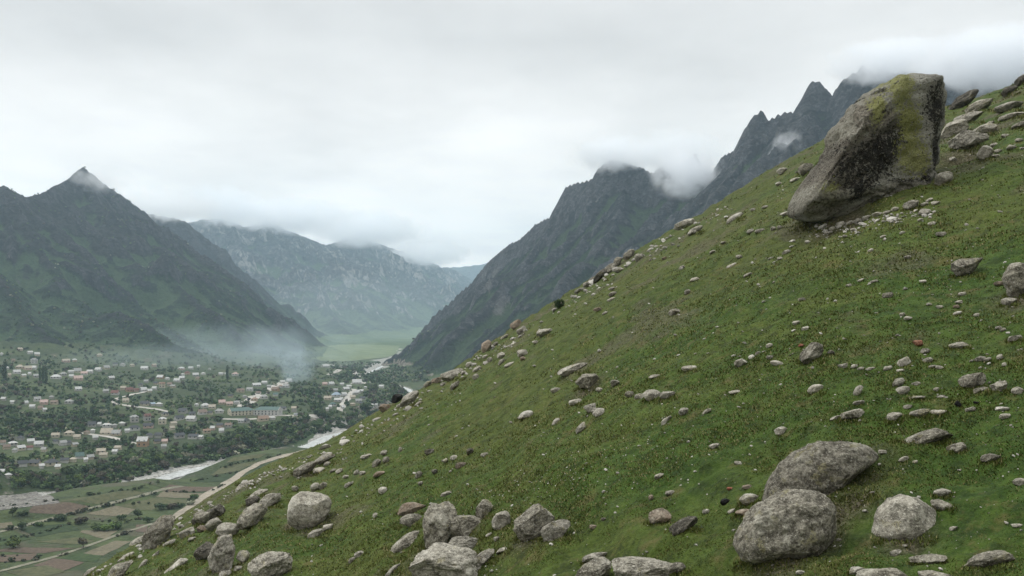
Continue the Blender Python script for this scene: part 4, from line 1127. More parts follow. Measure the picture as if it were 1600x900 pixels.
def granite(name, base, dark, pale, lichen, tint=(1, 1, 1), red=0.0):
    m = NT(name); p = m.pos()
    oi = m.n("ShaderNodeObjectInfo")
    a = m.noise(p, 1.3, 4, .6, .5); b = m.noise(p, 6, 5, .7); c = m.noise(p, 22, 4, .7); d = m.noise(p, 70, 2, .6)
    col = m.mix(m.range(b, .36, .64), dark, base)
    col = m.mix(m.range(a, .54, .68, 0, .8), col, pale)                    # pale crusts of lichen
    col = m.mix(m.range(c, .54, .66, 0, .65), col, tuple(x * 1.25 for x in pale))
    col = m.mix(m.range(c, .46, .34, 0, .8), col, tuple(x * .55 for x in dark))
    col = m.mix(m.range(d, .56, .7, 0, .4), col, pale)
    lm = m.math('MULTIPLY', m.range(m.noise(p, 2.4, 4, .65), .58, .66), m.range(c, .38, .55))
    col = m.mix(m.math('MULTIPLY', lm, .55), col, lichen)
    col = m.mix(m.math('MULTIPLY', m.range(b, .60, .72), m.range(a, .50, .42)), col, (.035, .033, .028))   # dark crusts
    if red: col = m.mix(m.math('MULTIPLY', m.range(m.noise(p, 3.5, 3, .6), .42, .6), red), col, (.27, .185, .125))
    v = m.n("ShaderNodeMix", data_type='RGBA', blend_type='MULTIPLY'); v.inputs[0].default_value = 1.0
    m.l(col, v.inputs[6])
    g = m.range(oi.outputs["Random"], 0, 1, .78, 1.15, False)
    cc = m.n("ShaderNodeCombineXYZ")
    for i in range(3): m.l(m.math('MULTIPLY', g, tint[i]), cc.inputs[i])
    m.l(cc.outputs[0], v.inputs[7])
    m.color(v.outputs[2])
    m.b.inputs["Roughness"].default_value = .92
    m.bump(m.math('ADD', m.math('ADD', m.math('MULTIPLY', b, 1.2), m.math('MULTIPLY', c, .8)), m.math('MULTIPLY', d, .3)), .9, .07)
    return m.m
ROCKM = {
 'grey': granite("granite_grey", (.29, .27, .215), (.088, .08, .062), (.46, .44, .365), (.24, .22, .09)),
 'pale': granite("granite_pale", (.40, .375, .31), (.145, .135, .108), (.54, .515, .44), (.30, .27, .14)),
 'white': granite("granite_white", (.46, .43, .36), (.26, .24, .19), (.60, .575, .51), (.40, .36, .22)),
 'red': granite("granite_rusty", (.27, .225, .175), (.12, .10, .075), (.40, .36, .29), (.28, .20, .10), red=.28),
 'brick': granite("granite_red", (.34, .13, .08), (.20, .07, .04), (.38, .22, .16), (.3, .15, .1), red=.5),
 'dark': granite("granite_dark", (.12, .11, .09), (.038, .035, .028), (.26, .245, .20), (.15, .14, .06)),
 'black': granite("granite_black", (.018, .018, .018), (.01, .01, .01), (.05, .05, .045), (.03, .03, .02)),
}

def rock_shape(seed, sub, ang=0.0, cuts=6, cut_lo=.62, cut_hi=.92, rough=.12, power=2.0):
    """unit stone (about -1..1 on each axis) with broken faces"""
    V, F = ICO[sub]; r = np.random.default_rng(seed)
    P = V.copy()
    if power != 2.0:
        n = (np.abs(P) ** power).sum(1) ** (1 / power); P = P / n[:, None]
    P = P * (1 + .20 * fbm3(V * .9 + seed * 3.1, 2, seed))[:, None]
    for k in range(cuts + 4):
        n = r.normal(size=3); n[2] *= .8; n /= np.linalg.norm(n); d = r.uniform(cut_lo, cut_hi)
        over = np.maximum(P @ n - d, 0); P = P - over[:, None] * n * .985
    nf = fbm3(V * 3.0 + seed * 1.7, 4, seed + 40, .55)
    P = P + V * (rough * .55 * nf)[:, None]
    if sub >= 4:
        cr = np.abs(fbm3(V * 2.0 + seed * .7, 3, seed + 77)); P = P - V * (.09 * sstep(.07, .0, cr) * sstep(-.1, .25, fbm3(V * 1.1 + seed, 2, seed + 9)))[:, None]
        P = P + V * (rough * .22 * fbm3(V * 9.0 + seed, 3, seed + 61, .6))[:, None]
    return P, F

def outline_shape(pts, cx, cyy, depth, seed, sub, power=2.6, rough=.05, cuts=()):
    """solid whose view from the valley side follows an outline given in photo pixels around (cx, cy); returns pixel-unit coords (x right, y away, z up)"""
    V, F = ICO[sub]
    q = np.array(pts, float); dx = q[:, 0] - cx; dz = cyy - q[:, 1]
    a = np.arctan2(dz, dx); rr = np.hypot(dx, dz); o = np.argsort(a); a = a[o]; rr = rr[o]
    # dense polygon radius: intersect with edges in cartesian terms
    aa = np.linspace(-math.pi, math.pi, 721); R = np.zeros(721)
    ex = np.concatenate([dx[o], dx[o][:1]]); ez = np.concatenate([dz[o], dz[o][:1]])
    for i, t in enumerate(aa):
        c, s = math.cos(t), math.sin(t); best = 0
        for k in range(len(a)):
            x1, z1, x2, z2 = ex[k], ez[k], ex[k + 1], ez[k + 1]
            den = c * (z2 - z1) - s * (x2 - x1)
            if abs(den) < 1e-9: continue
            rad = (x1 * (z2 - z1) - z1 * (x2 - x1)) / den; u = (x1 * s - z1 * c) / den
            if rad > 0 and -1e-6 <= u <= 1 + 1e-6: best = max(best, rad)
        R[i] = best
    R = np.where(R <= 0, R[R > 0].mean(), R)
    kern = np.exp(-np.linspace(-1.5, 1.5, 15) ** 2); kern /= kern.sum()
    R = np.convolve(np.concatenate([R[-8:-1], R, R[1:8]]), kern, 'valid')
    phi = np.arctan2(V[:, 2], V[:, 0]); c = np.abs(V[:, 1])
    Rp = np.interp(phi, aa, R)
    rho = np.sqrt(np.maximum(1 - c * c, 0))
    dep = np.sign(V[:, 1]) * np.maximum(1 - rho ** power, 0) ** (1 / power)
    P = np.stack([np.cos(phi) * Rp * rho, dep * depth, np.sin(phi) * Rp * rho], 1)
    for n, d in cuts:
        n = np.array(n, float); n /= np.linalg.norm(n)
        over = np.maximum(P @ n - d, 0); P = P - over[:, None] * n * .95
    s = math.sqrt(Rp.mean() * depth)
    N = V
    ridge3 = -sstep(.12, .0, np.abs(fbm3(V * np.array([2.6, 2.6, 1.5]) + seed * 1.3, 3, seed + 31))) * sstep(-.2, .3, fbm3(V * 1.3 + seed, 2, seed + 8))
    P = P + N * (s * rough * fbm3(V * 2.2 + seed, 4, seed, .55))[:, None]
    P = P + N * (s * rough * .5 * ridge3 * (1 if power >= 3 else .55))[:, None]
    P = P + N * (s * rough * .35 * fbm3(V * 9 + seed, 3, seed + 5, .6))[:, None]
    return P, F

# kind of mesh per stone, all measured in photo pixels: (x centre, y of foot, width, height, tilt, tone, label or None)
BIG = [
 (835, 842, 62, 55, 28, 'grey', "paired boulder", "rounded grey boulder touching a smaller wedge stone at mid slope bottom", dict(cuts=5)),
 (868, 843, 46, 33, 28, 'pale', "wedge stone", "pale wedge-shaped stone leaning against a rounded grey boulder", dict(cuts=8)),
 (682, 858, 50, 72, 62, 'grey', "upright cluster rock", "tall upright grey rock in the middle of the tumbled rock cluster", dict(cuts=7, rough=.16)),
 (726, 841, 62, 37, 10, 'grey', "slab of the cluster", "broad flat-faced slab right of the tall upright cluster rock", dict(cuts=8)),
 (631, 856, 62, 25, 33, 'grey', "leaning bar rock", "long bar-shaped rock leaning uphill against the tall upright cluster rock", dict(cuts=6)),
 (643, 803, 46, 17, 8, 'red', "rusty cluster stone", "rusty-stained flat stone at the top of the tumbled rock cluster", dict(cuts=6)),
 (642, 823, 36, 20, 5, 'grey', "low cluster stone", "low grey stone wedged above the leaning bar rock", dict(cuts=6)),
 (723, 866, 60, 30, 8, 'pale', "loaf stone", "pale loaf-shaped stone below the flat-faced slab of the cluster", dict(cuts=5)),
 (697, 918, 118, 64, -4, 'pale', "bottom crusted boulder", "large dark-crusted boulder cut by the picture's bottom edge below the rock cluster", dict(cuts=7, rough=.14)),
 (756, 808, 24, 27, 60, 'grey', "notched stone", "small upright notched stone just above the round pinkish stone", dict(cuts=7)),
 (783, 827, 31, 28, 20, 'pale', "round pinkish stone", "rounded pinkish-grey stone between the rock cluster and the paired boulder", dict(cuts=4)),
 (756, 880, 34, 24, 40, 'pale', "tilted lower stone", "tilted pale stone touching the right side of the crusted boulder", dict(cuts=7)),
 (1031, 817, 35, 22, 12, 'red', "blotched stone", "pink-blotched rounded stone left of the ridged dark stone", dict(cuts=5)),
 (1067, 829, 47, 24, 26, 'dark', "ridged dark stone", "low ridged dark-faced stone right of the pink-blotched stone", dict(cuts=8)),
 (925, 917, 66, 46, 25, 'grey', "bottom grey boulder", "rounded grey boulder cut off by the bottom edge, left of its broad pale-topped neighbour", dict(cuts=4)),
 (1008, 912, 104, 40, 4, 'pale', "bottom broad boulder", "broad low pale-topped boulder cut by the bottom edge right of a rounded grey one", dict(cuts=5)),
 (1060, 896, 28, 18, 0, 'grey', "stone beside broad boulder", "small grey stone at the right end of the broad pale-topped boulder", dict(cuts=6)),
 (930, 880, 40, 17, 14, 'pale', "stone behind grey boulder", "small pale stone peeping out behind the rounded grey bottom boulder", dict(cuts=6)),
 (613, 895, 30, 14, 35, 'pale', "slanted tongue stone", "tongue-shaped pale stone slanting uphill left of the crusted boulder", dict(cuts=4)),
 (422, 912, 66, 50, 20, 'pale', "split bottom boulder", "split pale boulder with rusty cracks at the bottom edge of the left slope", dict(cuts=9, rough=.16)),
 (349, 893, 40, 58, 62, 'pale', "spiky outcrop rock", "tall jagged pale rock of the small outcrop on the lower left slope", dict(cuts=9, rough=.18)),
 (321, 878, 28, 30, 40, 'dark', "dark outcrop rock", "dark pitted rock against the left side of the tall jagged rock", dict(cuts=7, rough=.18)),
 (380, 880, 21, 20, 10, 'pale', "ball stone", "pale ball-shaped stone right of the tall jagged rock", dict(cuts=3)),
 (355, 838, 36, 21, 10, 'pale', "smooth loaf rock", "smooth pale loaf-shaped rock above the tall jagged rock", dict(cuts=4)),
 (395, 823, 44, 38, 35, 'grey', "hunched rock", "hunched grey rock between the loaf rock and the blocky boulder", dict(cuts=6)),
 (421, 793, 36, 24, 25, 'pale', "cracked cube rock", "cracked pinkish blocky rock just uphill of the hunched grey rock", dict(cuts=8)),
 (395, 789, 22, 14, 20, 'dark', "dark neighbour rock", "small dark rock left of the cracked pinkish blocky rock", dict(cuts=7)),
 (337, 811, 29, 23, 25, 'dark', "top heap rock", "dark angular rock on top of the little rock heap at the lower left", dict(cuts=7)),
 (316, 821, 24, 21, 20, 'grey', "left heap rock", "grey rock at the left of the little rock heap under a dark one", dict(cuts=7)),
 (334, 829, 23, 20, 30, 'pale', "round heap rock", "rounded pale rock at the right of the little rock heap", dict(cuts=3)),
 (292, 839, 24, 15, 12, 'pale', "stone left of heap", "flat-bottomed pale stone lying left of the little rock heap", dict(cuts=4)),
 (315, 832, 17, 11, 0, 'red', "rusty heap stone", "small rusty stone at the foot of the little rock heap", dict(cuts=4)),
 (250, 852, 52, 48, 42, 'grey', "edge boulder", "big leaning grey boulder at the slope's left edge above the fields", dict(cuts=5, rough=.12)),
 (272, 888, 40, 15, 38, 'pale', "narrow slanted stone", "narrow pale stone slanting uphill below the big edge boulder", dict(cuts=4)),
 (264, 852, 22, 9, 20, 'pale', "thin flat stone", "thin flat pale stone right of the big edge boulder's foot", dict(cuts=5)),
 (188, 902, 40, 25, 30, 'grey', "corner rock", "pitted grey rock low at the slope's bottom left corner", dict(cuts=7, rough=.16)),
 (216, 850, 26, 14, 28, 'pale', "edge slab", "pale slab on the slope's left rim beside the big edge boulder", dict(cuts=6)),
 (196, 872, 28, 9, 30, 'pale', "rim strip stone", "thin pale strip of rock on the rim above the pitted corner rock", dict(cuts=6)),
 (140, 897, 22, 11, 32, 'pale', "lowest rim stone", "pale flat stone at the lowest end of the slope's rim", dict(cuts=6)),
 (222, 884, 16, 10, 45, 'pale', "sliver stone", "pale sliver of stone right of the pitted corner rock", dict(cuts=6)),
 (478, 740, 42, 19, 24, 'grey', "overhanging slab", "overhanging flat slab with black shade beneath at the slope's rim", dict(cuts=7)),
 (508, 724, 32, 16, 22, 'pale', "slab top stone", "pale stone lying on the uphill end of the overhanging slab", dict(cuts=6)),
 (498, 739, 18, 9, 15, 'white', "white slab foot stone", "white stone at the foot of the overhanging slab", dict(cuts=5)),
 (402, 774, 34, 10, 20, 'pale', "rim plate", "flat pale rock plate on the rim between dirt road and cracked blocky rock", dict(cuts=6)),
 (385, 758, 34, 9, 18, 'pale', "rim plate above", "long pale rock plate on the rim right beside the dirt road", dict(cuts=6)),
 (493, 840, 25, 14, 24, 'pale', "stone under blocky boulder", "pale oval stone just below the blocky boulder", dict(cuts=4)),
 (512, 829, 17, 10, 18, 'white', "white oval stone", "white oval stone right of the pale one below the blocky boulder", dict(cuts=3)),
 (492, 767, 15, 13, 20, 'pale', "left twin stone", "left one of two small stones touching above the blocky boulder", dict(cuts=4)),
 (504, 764, 12, 11, 40, 'grey', "right twin stone", "right one of two small stones touching above the blocky boulder", dict(cuts=4)),
 (1439, 691, 92, 24, 24, 'grey', "flush slab", "long grey slab lying flush in the grass above the domed boulder", dict(cuts=5, rough=.1)),
 (1330, 658, 40, 20, 22, 'grey', "stepped stone", "grey stepped stone in the grass right of a smaller pale flake", dict(cuts=8)),
 (1304, 657, 16, 8, 25, 'pale', "pale flake", "small pale flake of stone left of the grey stepped stone", dict(cuts=6)),
 (1436, 652, 34, 14, 14, 'pale', "paired flat stone", "pale rounded stone with a flatter one to its right, above the flush slab", dict(cuts=4)),
 (1464, 648, 28, 8, 6, 'white', "flat white stone", "flat whitish stone at the right of a pale rounded one above the flush slab", dict(cuts=4)),
 (1544, 888, 74, 30, 17, 'grey', "corner slab", "low speckled slab tilted up to the right near the bottom right corner", dict(cuts=4)),
 (1450, 880, 56, 15, 8, 'grey', "spindle stone", "spindle-shaped flat grey stone left of the tilted speckled corner slab", dict(cuts=3)),
 (1382, 914, 84, 26, 5, 'grey', "bottom low boulder", "low speckled boulder cut by the bottom edge below the domed boulder", dict(cuts=4)),
 (1462, 910, 52, 18, 4, 'grey', "bottom right low boulder", "low flat boulder at the bottom edge below the spindle stone", dict(cuts=4)),
 (1171, 788, 32, 16, 6, 'pale', "stone by the hump", "rounded pale stone just left of the long humped rock", dict(cuts=4)),
 (1133, 789, 15, 10, 10, 'black', "black lump", "black lump left of the rounded pale stone by the humped rock", dict(cuts=5)),  # unclear dark spot, built as a black lump
 (1163, 804, 28, 9, 8, 'red', "tan flat stone", "flat tan stone just left of the egg boulder", dict(cuts=4)),
 (1472, 796, 34, 15, -16, 'grey', "downhill pointing stone", "grey stone pointing downhill right of the domed boulder", dict(cuts=5)),
 (1472, 776, 26, 13, 8, 'pale', "stone above domed boulder", "rounded pale stone uphill of the one pointing downhill by the domed boulder", dict(cuts=3)),
 (1494, 706, 29, 15, 14, 'grey', "lone oval stone", "lone oval grey stone below the flush slab's right end", dict(cuts=3)),
 (1548, 722, 30, 14, 10, 'grey', "lone flat stone", "lone flat grey stone near the right edge below the flush slab", dict(cuts=4)),
 (1512, 432, 48, 29, 16, 'grey', "anvil rock", "angular anvil-shaped rock standing alone on the upper right slope", dict(cuts=9)),
 (1594, 464, 52, 55, 10, 'grey', "right edge boulder", "big grey boulder cut by the picture's right edge", dict(cuts=5)),
 (1576, 477, 24, 12, 6, 'pale', "stone under edge boulder", "pale stone just below the boulder at the right edge", dict(cuts=4)),
 (1562, 447, 18, 8, 5, 'red', "rusty stone by edge boulder", "small rusty stone left of the boulder at the right edge", dict(cuts=4)),
 (1268, 566, 37, 32, 30, 'grey', "faceted rock", "faceted upright grey rock alone at the middle of the right slope", dict(cuts=9)),
 (1252, 543, 9, 6, 0, 'brick', "tiny red stone", "tiny brick-red stone just left of the faceted upright rock", dict(cuts=3)),
 (1434, 541, 15, 10, 10, 'brick', "brick-red stone", "brick-red stone among grey ones on the right slope", dict(cuts=3)),
 (1519, 606, 40, 25, 14, 'grey', "turtle stone", "turtle-backed grey stone with a slanted flat stone below it", dict(cuts=4)),
 (1529, 614, 26, 10, 18, 'grey', "slanted flat stone", "slanted flat stone directly below the turtle-backed stone", dict(cuts=4)),
 (1561, 612, 25, 18, 18, 'pale', "stone right of turtle", "pale pointed stone right of the turtle-backed stone", dict(cuts=5)),
 (1499, 544, 32, 10, 3, 'pale', "flat plate stone", "flat plate-like pale stone uphill of the turtle-backed stone", dict(cuts=5)),
 (1412, 572, 20, 15, 25, 'pale', "bun stone", "bun-shaped pale stone downhill of the brick-red one", dict(cuts=4)),
 (1411, 616, 21, 13, 10, 'white', "brightest stone", "brightest white stone, directly below a grey rounded one", dict(cuts=4)),
 (1404, 604, 19, 14, 20, 'grey', "stone above brightest", "grey rounded stone directly above the brightest white stone", dict(cuts=4)),
 (1274, 615, 25, 15, 22, 'white', "tilted white stone", "tilted whitish stone downhill of the faceted upright rock", dict(cuts=4)),
 (1341, 617, 14, 15, 45, 'pale', "standing stone", "small standing pale stone right of the tilted whitish stone", dict(cuts=6)),
 (917, 609, 37, 25, 6, 'grey', "undercut stone", "undercut grey stone with black shade below at mid slope", dict(cuts=6)),
 (896, 582, 50, 16, 20, 'pale', "long pale stone", "long pale stone slanting just above the undercut grey stone", dict(cuts=5)),
 (1018, 626, 28, 18, 12, 'pale', "row stone", "largest pale stone of a short row right of the undercut stone", dict(cuts=5)),
 (1043, 623, 24, 12, 14, 'pale', "row end stone", "flat stone at the right end of the short row", dict(cuts=5)),
 (998, 624, 14, 9, 0, 'pale', "row inner stone", "small stone at the left of the largest one in the short row", dict(cuts=5)),
 (984, 621, 16, 10, 0, 'grey', "row first stone", "grey stone at the left end of the short row", dict(cuts=5)),
 (923, 644, 20, 15, 25, 'pale', "upper pair stone", "upper of two pale stones below the undercut stone", dict(cuts=5)),
 (935, 651, 19, 12, 15, 'white', "lower pair stone", "lower whiter one of two stones below the undercut stone", dict(cuts=4)),
 (908, 674, 17, 15, 40, 'pale', "slanted egg stone", "pale egg-shaped stone slanting downhill of the pair below the undercut stone", dict(cuts=3)),
 (821, 654, 24, 13, 14, 'white', "white capped stone", "white stone with rusty side and black shade under it at the left mid slope", dict(cuts=5)),
 (1148, 343, 28, 11, 26, 'pale', "skyline slanted slab", "pale slanting slab on the upper slope left of the giant boulder", dict(cuts=5)),
 (1069, 356, 34, 15, 16, 'pale', "skyline flat rock", "pale flat rocks' largest slab on the skyline below the rock towers", dict(cuts=6)),
 (1086, 364, 26, 12, 22, 'pale', "below skyline flat", "pale stone just below the flat slab on the skyline", dict(cuts=6)),
 (1259, 272, 24, 17, 20, 'grey', "stone left of giant", "grey rounded stone on the skyline just left of the giant boulder", dict(cuts=5)),
 (1222, 272, 17, 10, 12, 'pale', "pale skyline stone", "pale rounded stone left of the grey one beside the giant boulder", dict(cuts=4)),
 (601, 643, 18, 12, 12, 'red', "rust-red rim rock", "rust-red rock at the rim, lowest of the rim pile above the river", dict(cuts=5)),
 (620, 629, 19, 14, 15, 'black', "black rim rock", "black overhanging rock in the rim pile above the river", dict(cuts=6)),
 (640, 632, 32, 22, 32, 'pale', "pale rim rock", "large pale cracked rock of the rim pile above the river", dict(cuts=8)),
 (707, 593, 36, 18, 20, 'pale', "rim ledge", "long pale ledge of rock on the rim below the mountain foot", dict(cuts=7)),
 (681, 599, 17, 10, 18, 'red', "rusty rim stone", "rusty stone on the rim left of the long pale ledge", dict(cuts=6)),
 (668, 604, 14, 9, 25, 'grey', "grey rim stone", "grey stone on the rim left of the rusty one", dict(cuts=6)),
 (760, 549, 17, 18, 35, 'red', "rim knob", "pinkish knob of rock sticking up on the rim", dict(cuts=7)),
 (806, 513, 19, 14, 25, 'red', "upper rim knob", "brownish knob on the rim above a pale rounded one", dict(cuts=6)),
 (815, 521, 16, 12, 25, 'pale', "rim round stone", "pale rounded stone just below the brownish rim knob", dict(cuts=4)),
 (850, 525, 24, 12, 15, 'pale', "rubbly stone", "rubbly pale stone right of the pale rounded rim stone", dict(cuts=8)),
 (816, 557, 17, 11, 10, 'pale', "pinkish inner stone", "pale stone with a pink one tucked under it, inside the rim", dict(cuts=4)),
 (711, 607, 15, 12, 40, 'grey', "slanting stone under ledge", "grey slanting stone just below the long pale ledge", dict(cuts=5)),
 (983, 405, 20, 16, 30, 'grey', "skyline pile top", "topmost grey rock of the dark pile on the skyline", dict(cuts=6)),
 (997, 408, 12, 12, 30, 'pale', "skyline pile right", "pale rock at the upper right end of the skyline pile", dict(cuts=6)),
 (965, 416, 18, 15, 30, 'grey', "skyline pile second", "grey rock in the middle of the skyline pile", dict(cuts=6)),
 (952, 427, 20, 16, 35, 'grey', "skyline pile middle", "cracked grey rock below the middle of the skyline pile", dict(cuts=8)),
 (938, 437, 24, 18, 38, 'dark', "skyline pile dark", "darkest rock of the skyline pile, near its lower end", dict(cuts=8)),
 (924, 443, 15, 11, 38, 'grey', "skyline pile lower", "grey rock at the lower end of the skyline pile", dict(cuts=6)),
 (916, 449, 10, 9, 30, 'pale', "skyline pile last", "last small rock at the skyline pile's lowest tip", dict(cuts=5)),
 (967, 426, 15, 8, 20, 'pale', "skyline pile flat", "small flat pale rock at the foot of the skyline pile", dict(cuts=5)),
 (1505, 167, 46, 26, 32, 'dark', "dark skyline slab", "dark-topped slab tilted up on the skyline right of the giant boulder", dict(cuts=7)),
 (1530, 173, 44, 19, 22, 'grey', "second skyline slab", "grey broken slab just below the dark-topped skyline slab", dict(cuts=9)),
 (1512, 192, 46, 17, 10, 'pale', "upper ledge", "pale ledge below the skyline slabs right of the giant boulder", dict(cuts=7)),
 (1576, 173, 42, 14, 10, 'pale', "right ledge", "pale ledge on the upper right slope below the skyline", dict(cuts=7)),
 (1582, 184, 42, 8, 10, 'pale', "thin right ledge", "thin pale strip of rock below the upper right ledge", dict(cuts=6)),
 (1490, 213, 42, 26, 15, 'pale', "behind giant rock", "pale broken rock directly behind the giant boulder's right side", dict(cuts=8)),
 (1539, 210, 36, 17, 8, 'pale', "mid ledge", "pale flattish rock right of the broken rock behind the giant boulder", dict(cuts=7)),
 (1594, 201, 26, 12, 15, 'grey', "edge ledge", "grey ledge at the right edge of the upper slope", dict(cuts=6)),
 (1513, 235, 58, 31, 12, 'pale', "hollow roof rock", "broken brownish rock roofing a black hollow beside the giant boulder", dict(cuts=9)),
 (1539, 249, 25, 22, 10, 'pale', "hollow side rock", "cube-like pale rock right of the black hollow", dict(cuts=7, power=3)),
 (1474, 289, 28, 21, 15, 'pale', "stone at giant's corner", "rounded pale stone tucked at the giant boulder's right corner", dict(cuts=4)),
 (1424, 328, 24, 16, 26, 'pale', "stone under giant", "smooth oval stone just under the giant boulder's right foot", dict(cuts=3)),
 (1444, 337, 18, 11, 4, 'white', "white stone under giant", "white rounded stone below the smooth oval one at the giant boulder's foot", dict(cuts=3)),
 (1577, 148, 24, 14, 18, 'dark', "dark skyline knob", "dark knob of rock on the skyline near the right edge", dict(cuts=7)),
 (1598, 132, 26, 16, 22, 'dark', "highest skyline rock", "highest dark rock on the skyline at the right edge", dict(cuts=7)),
]
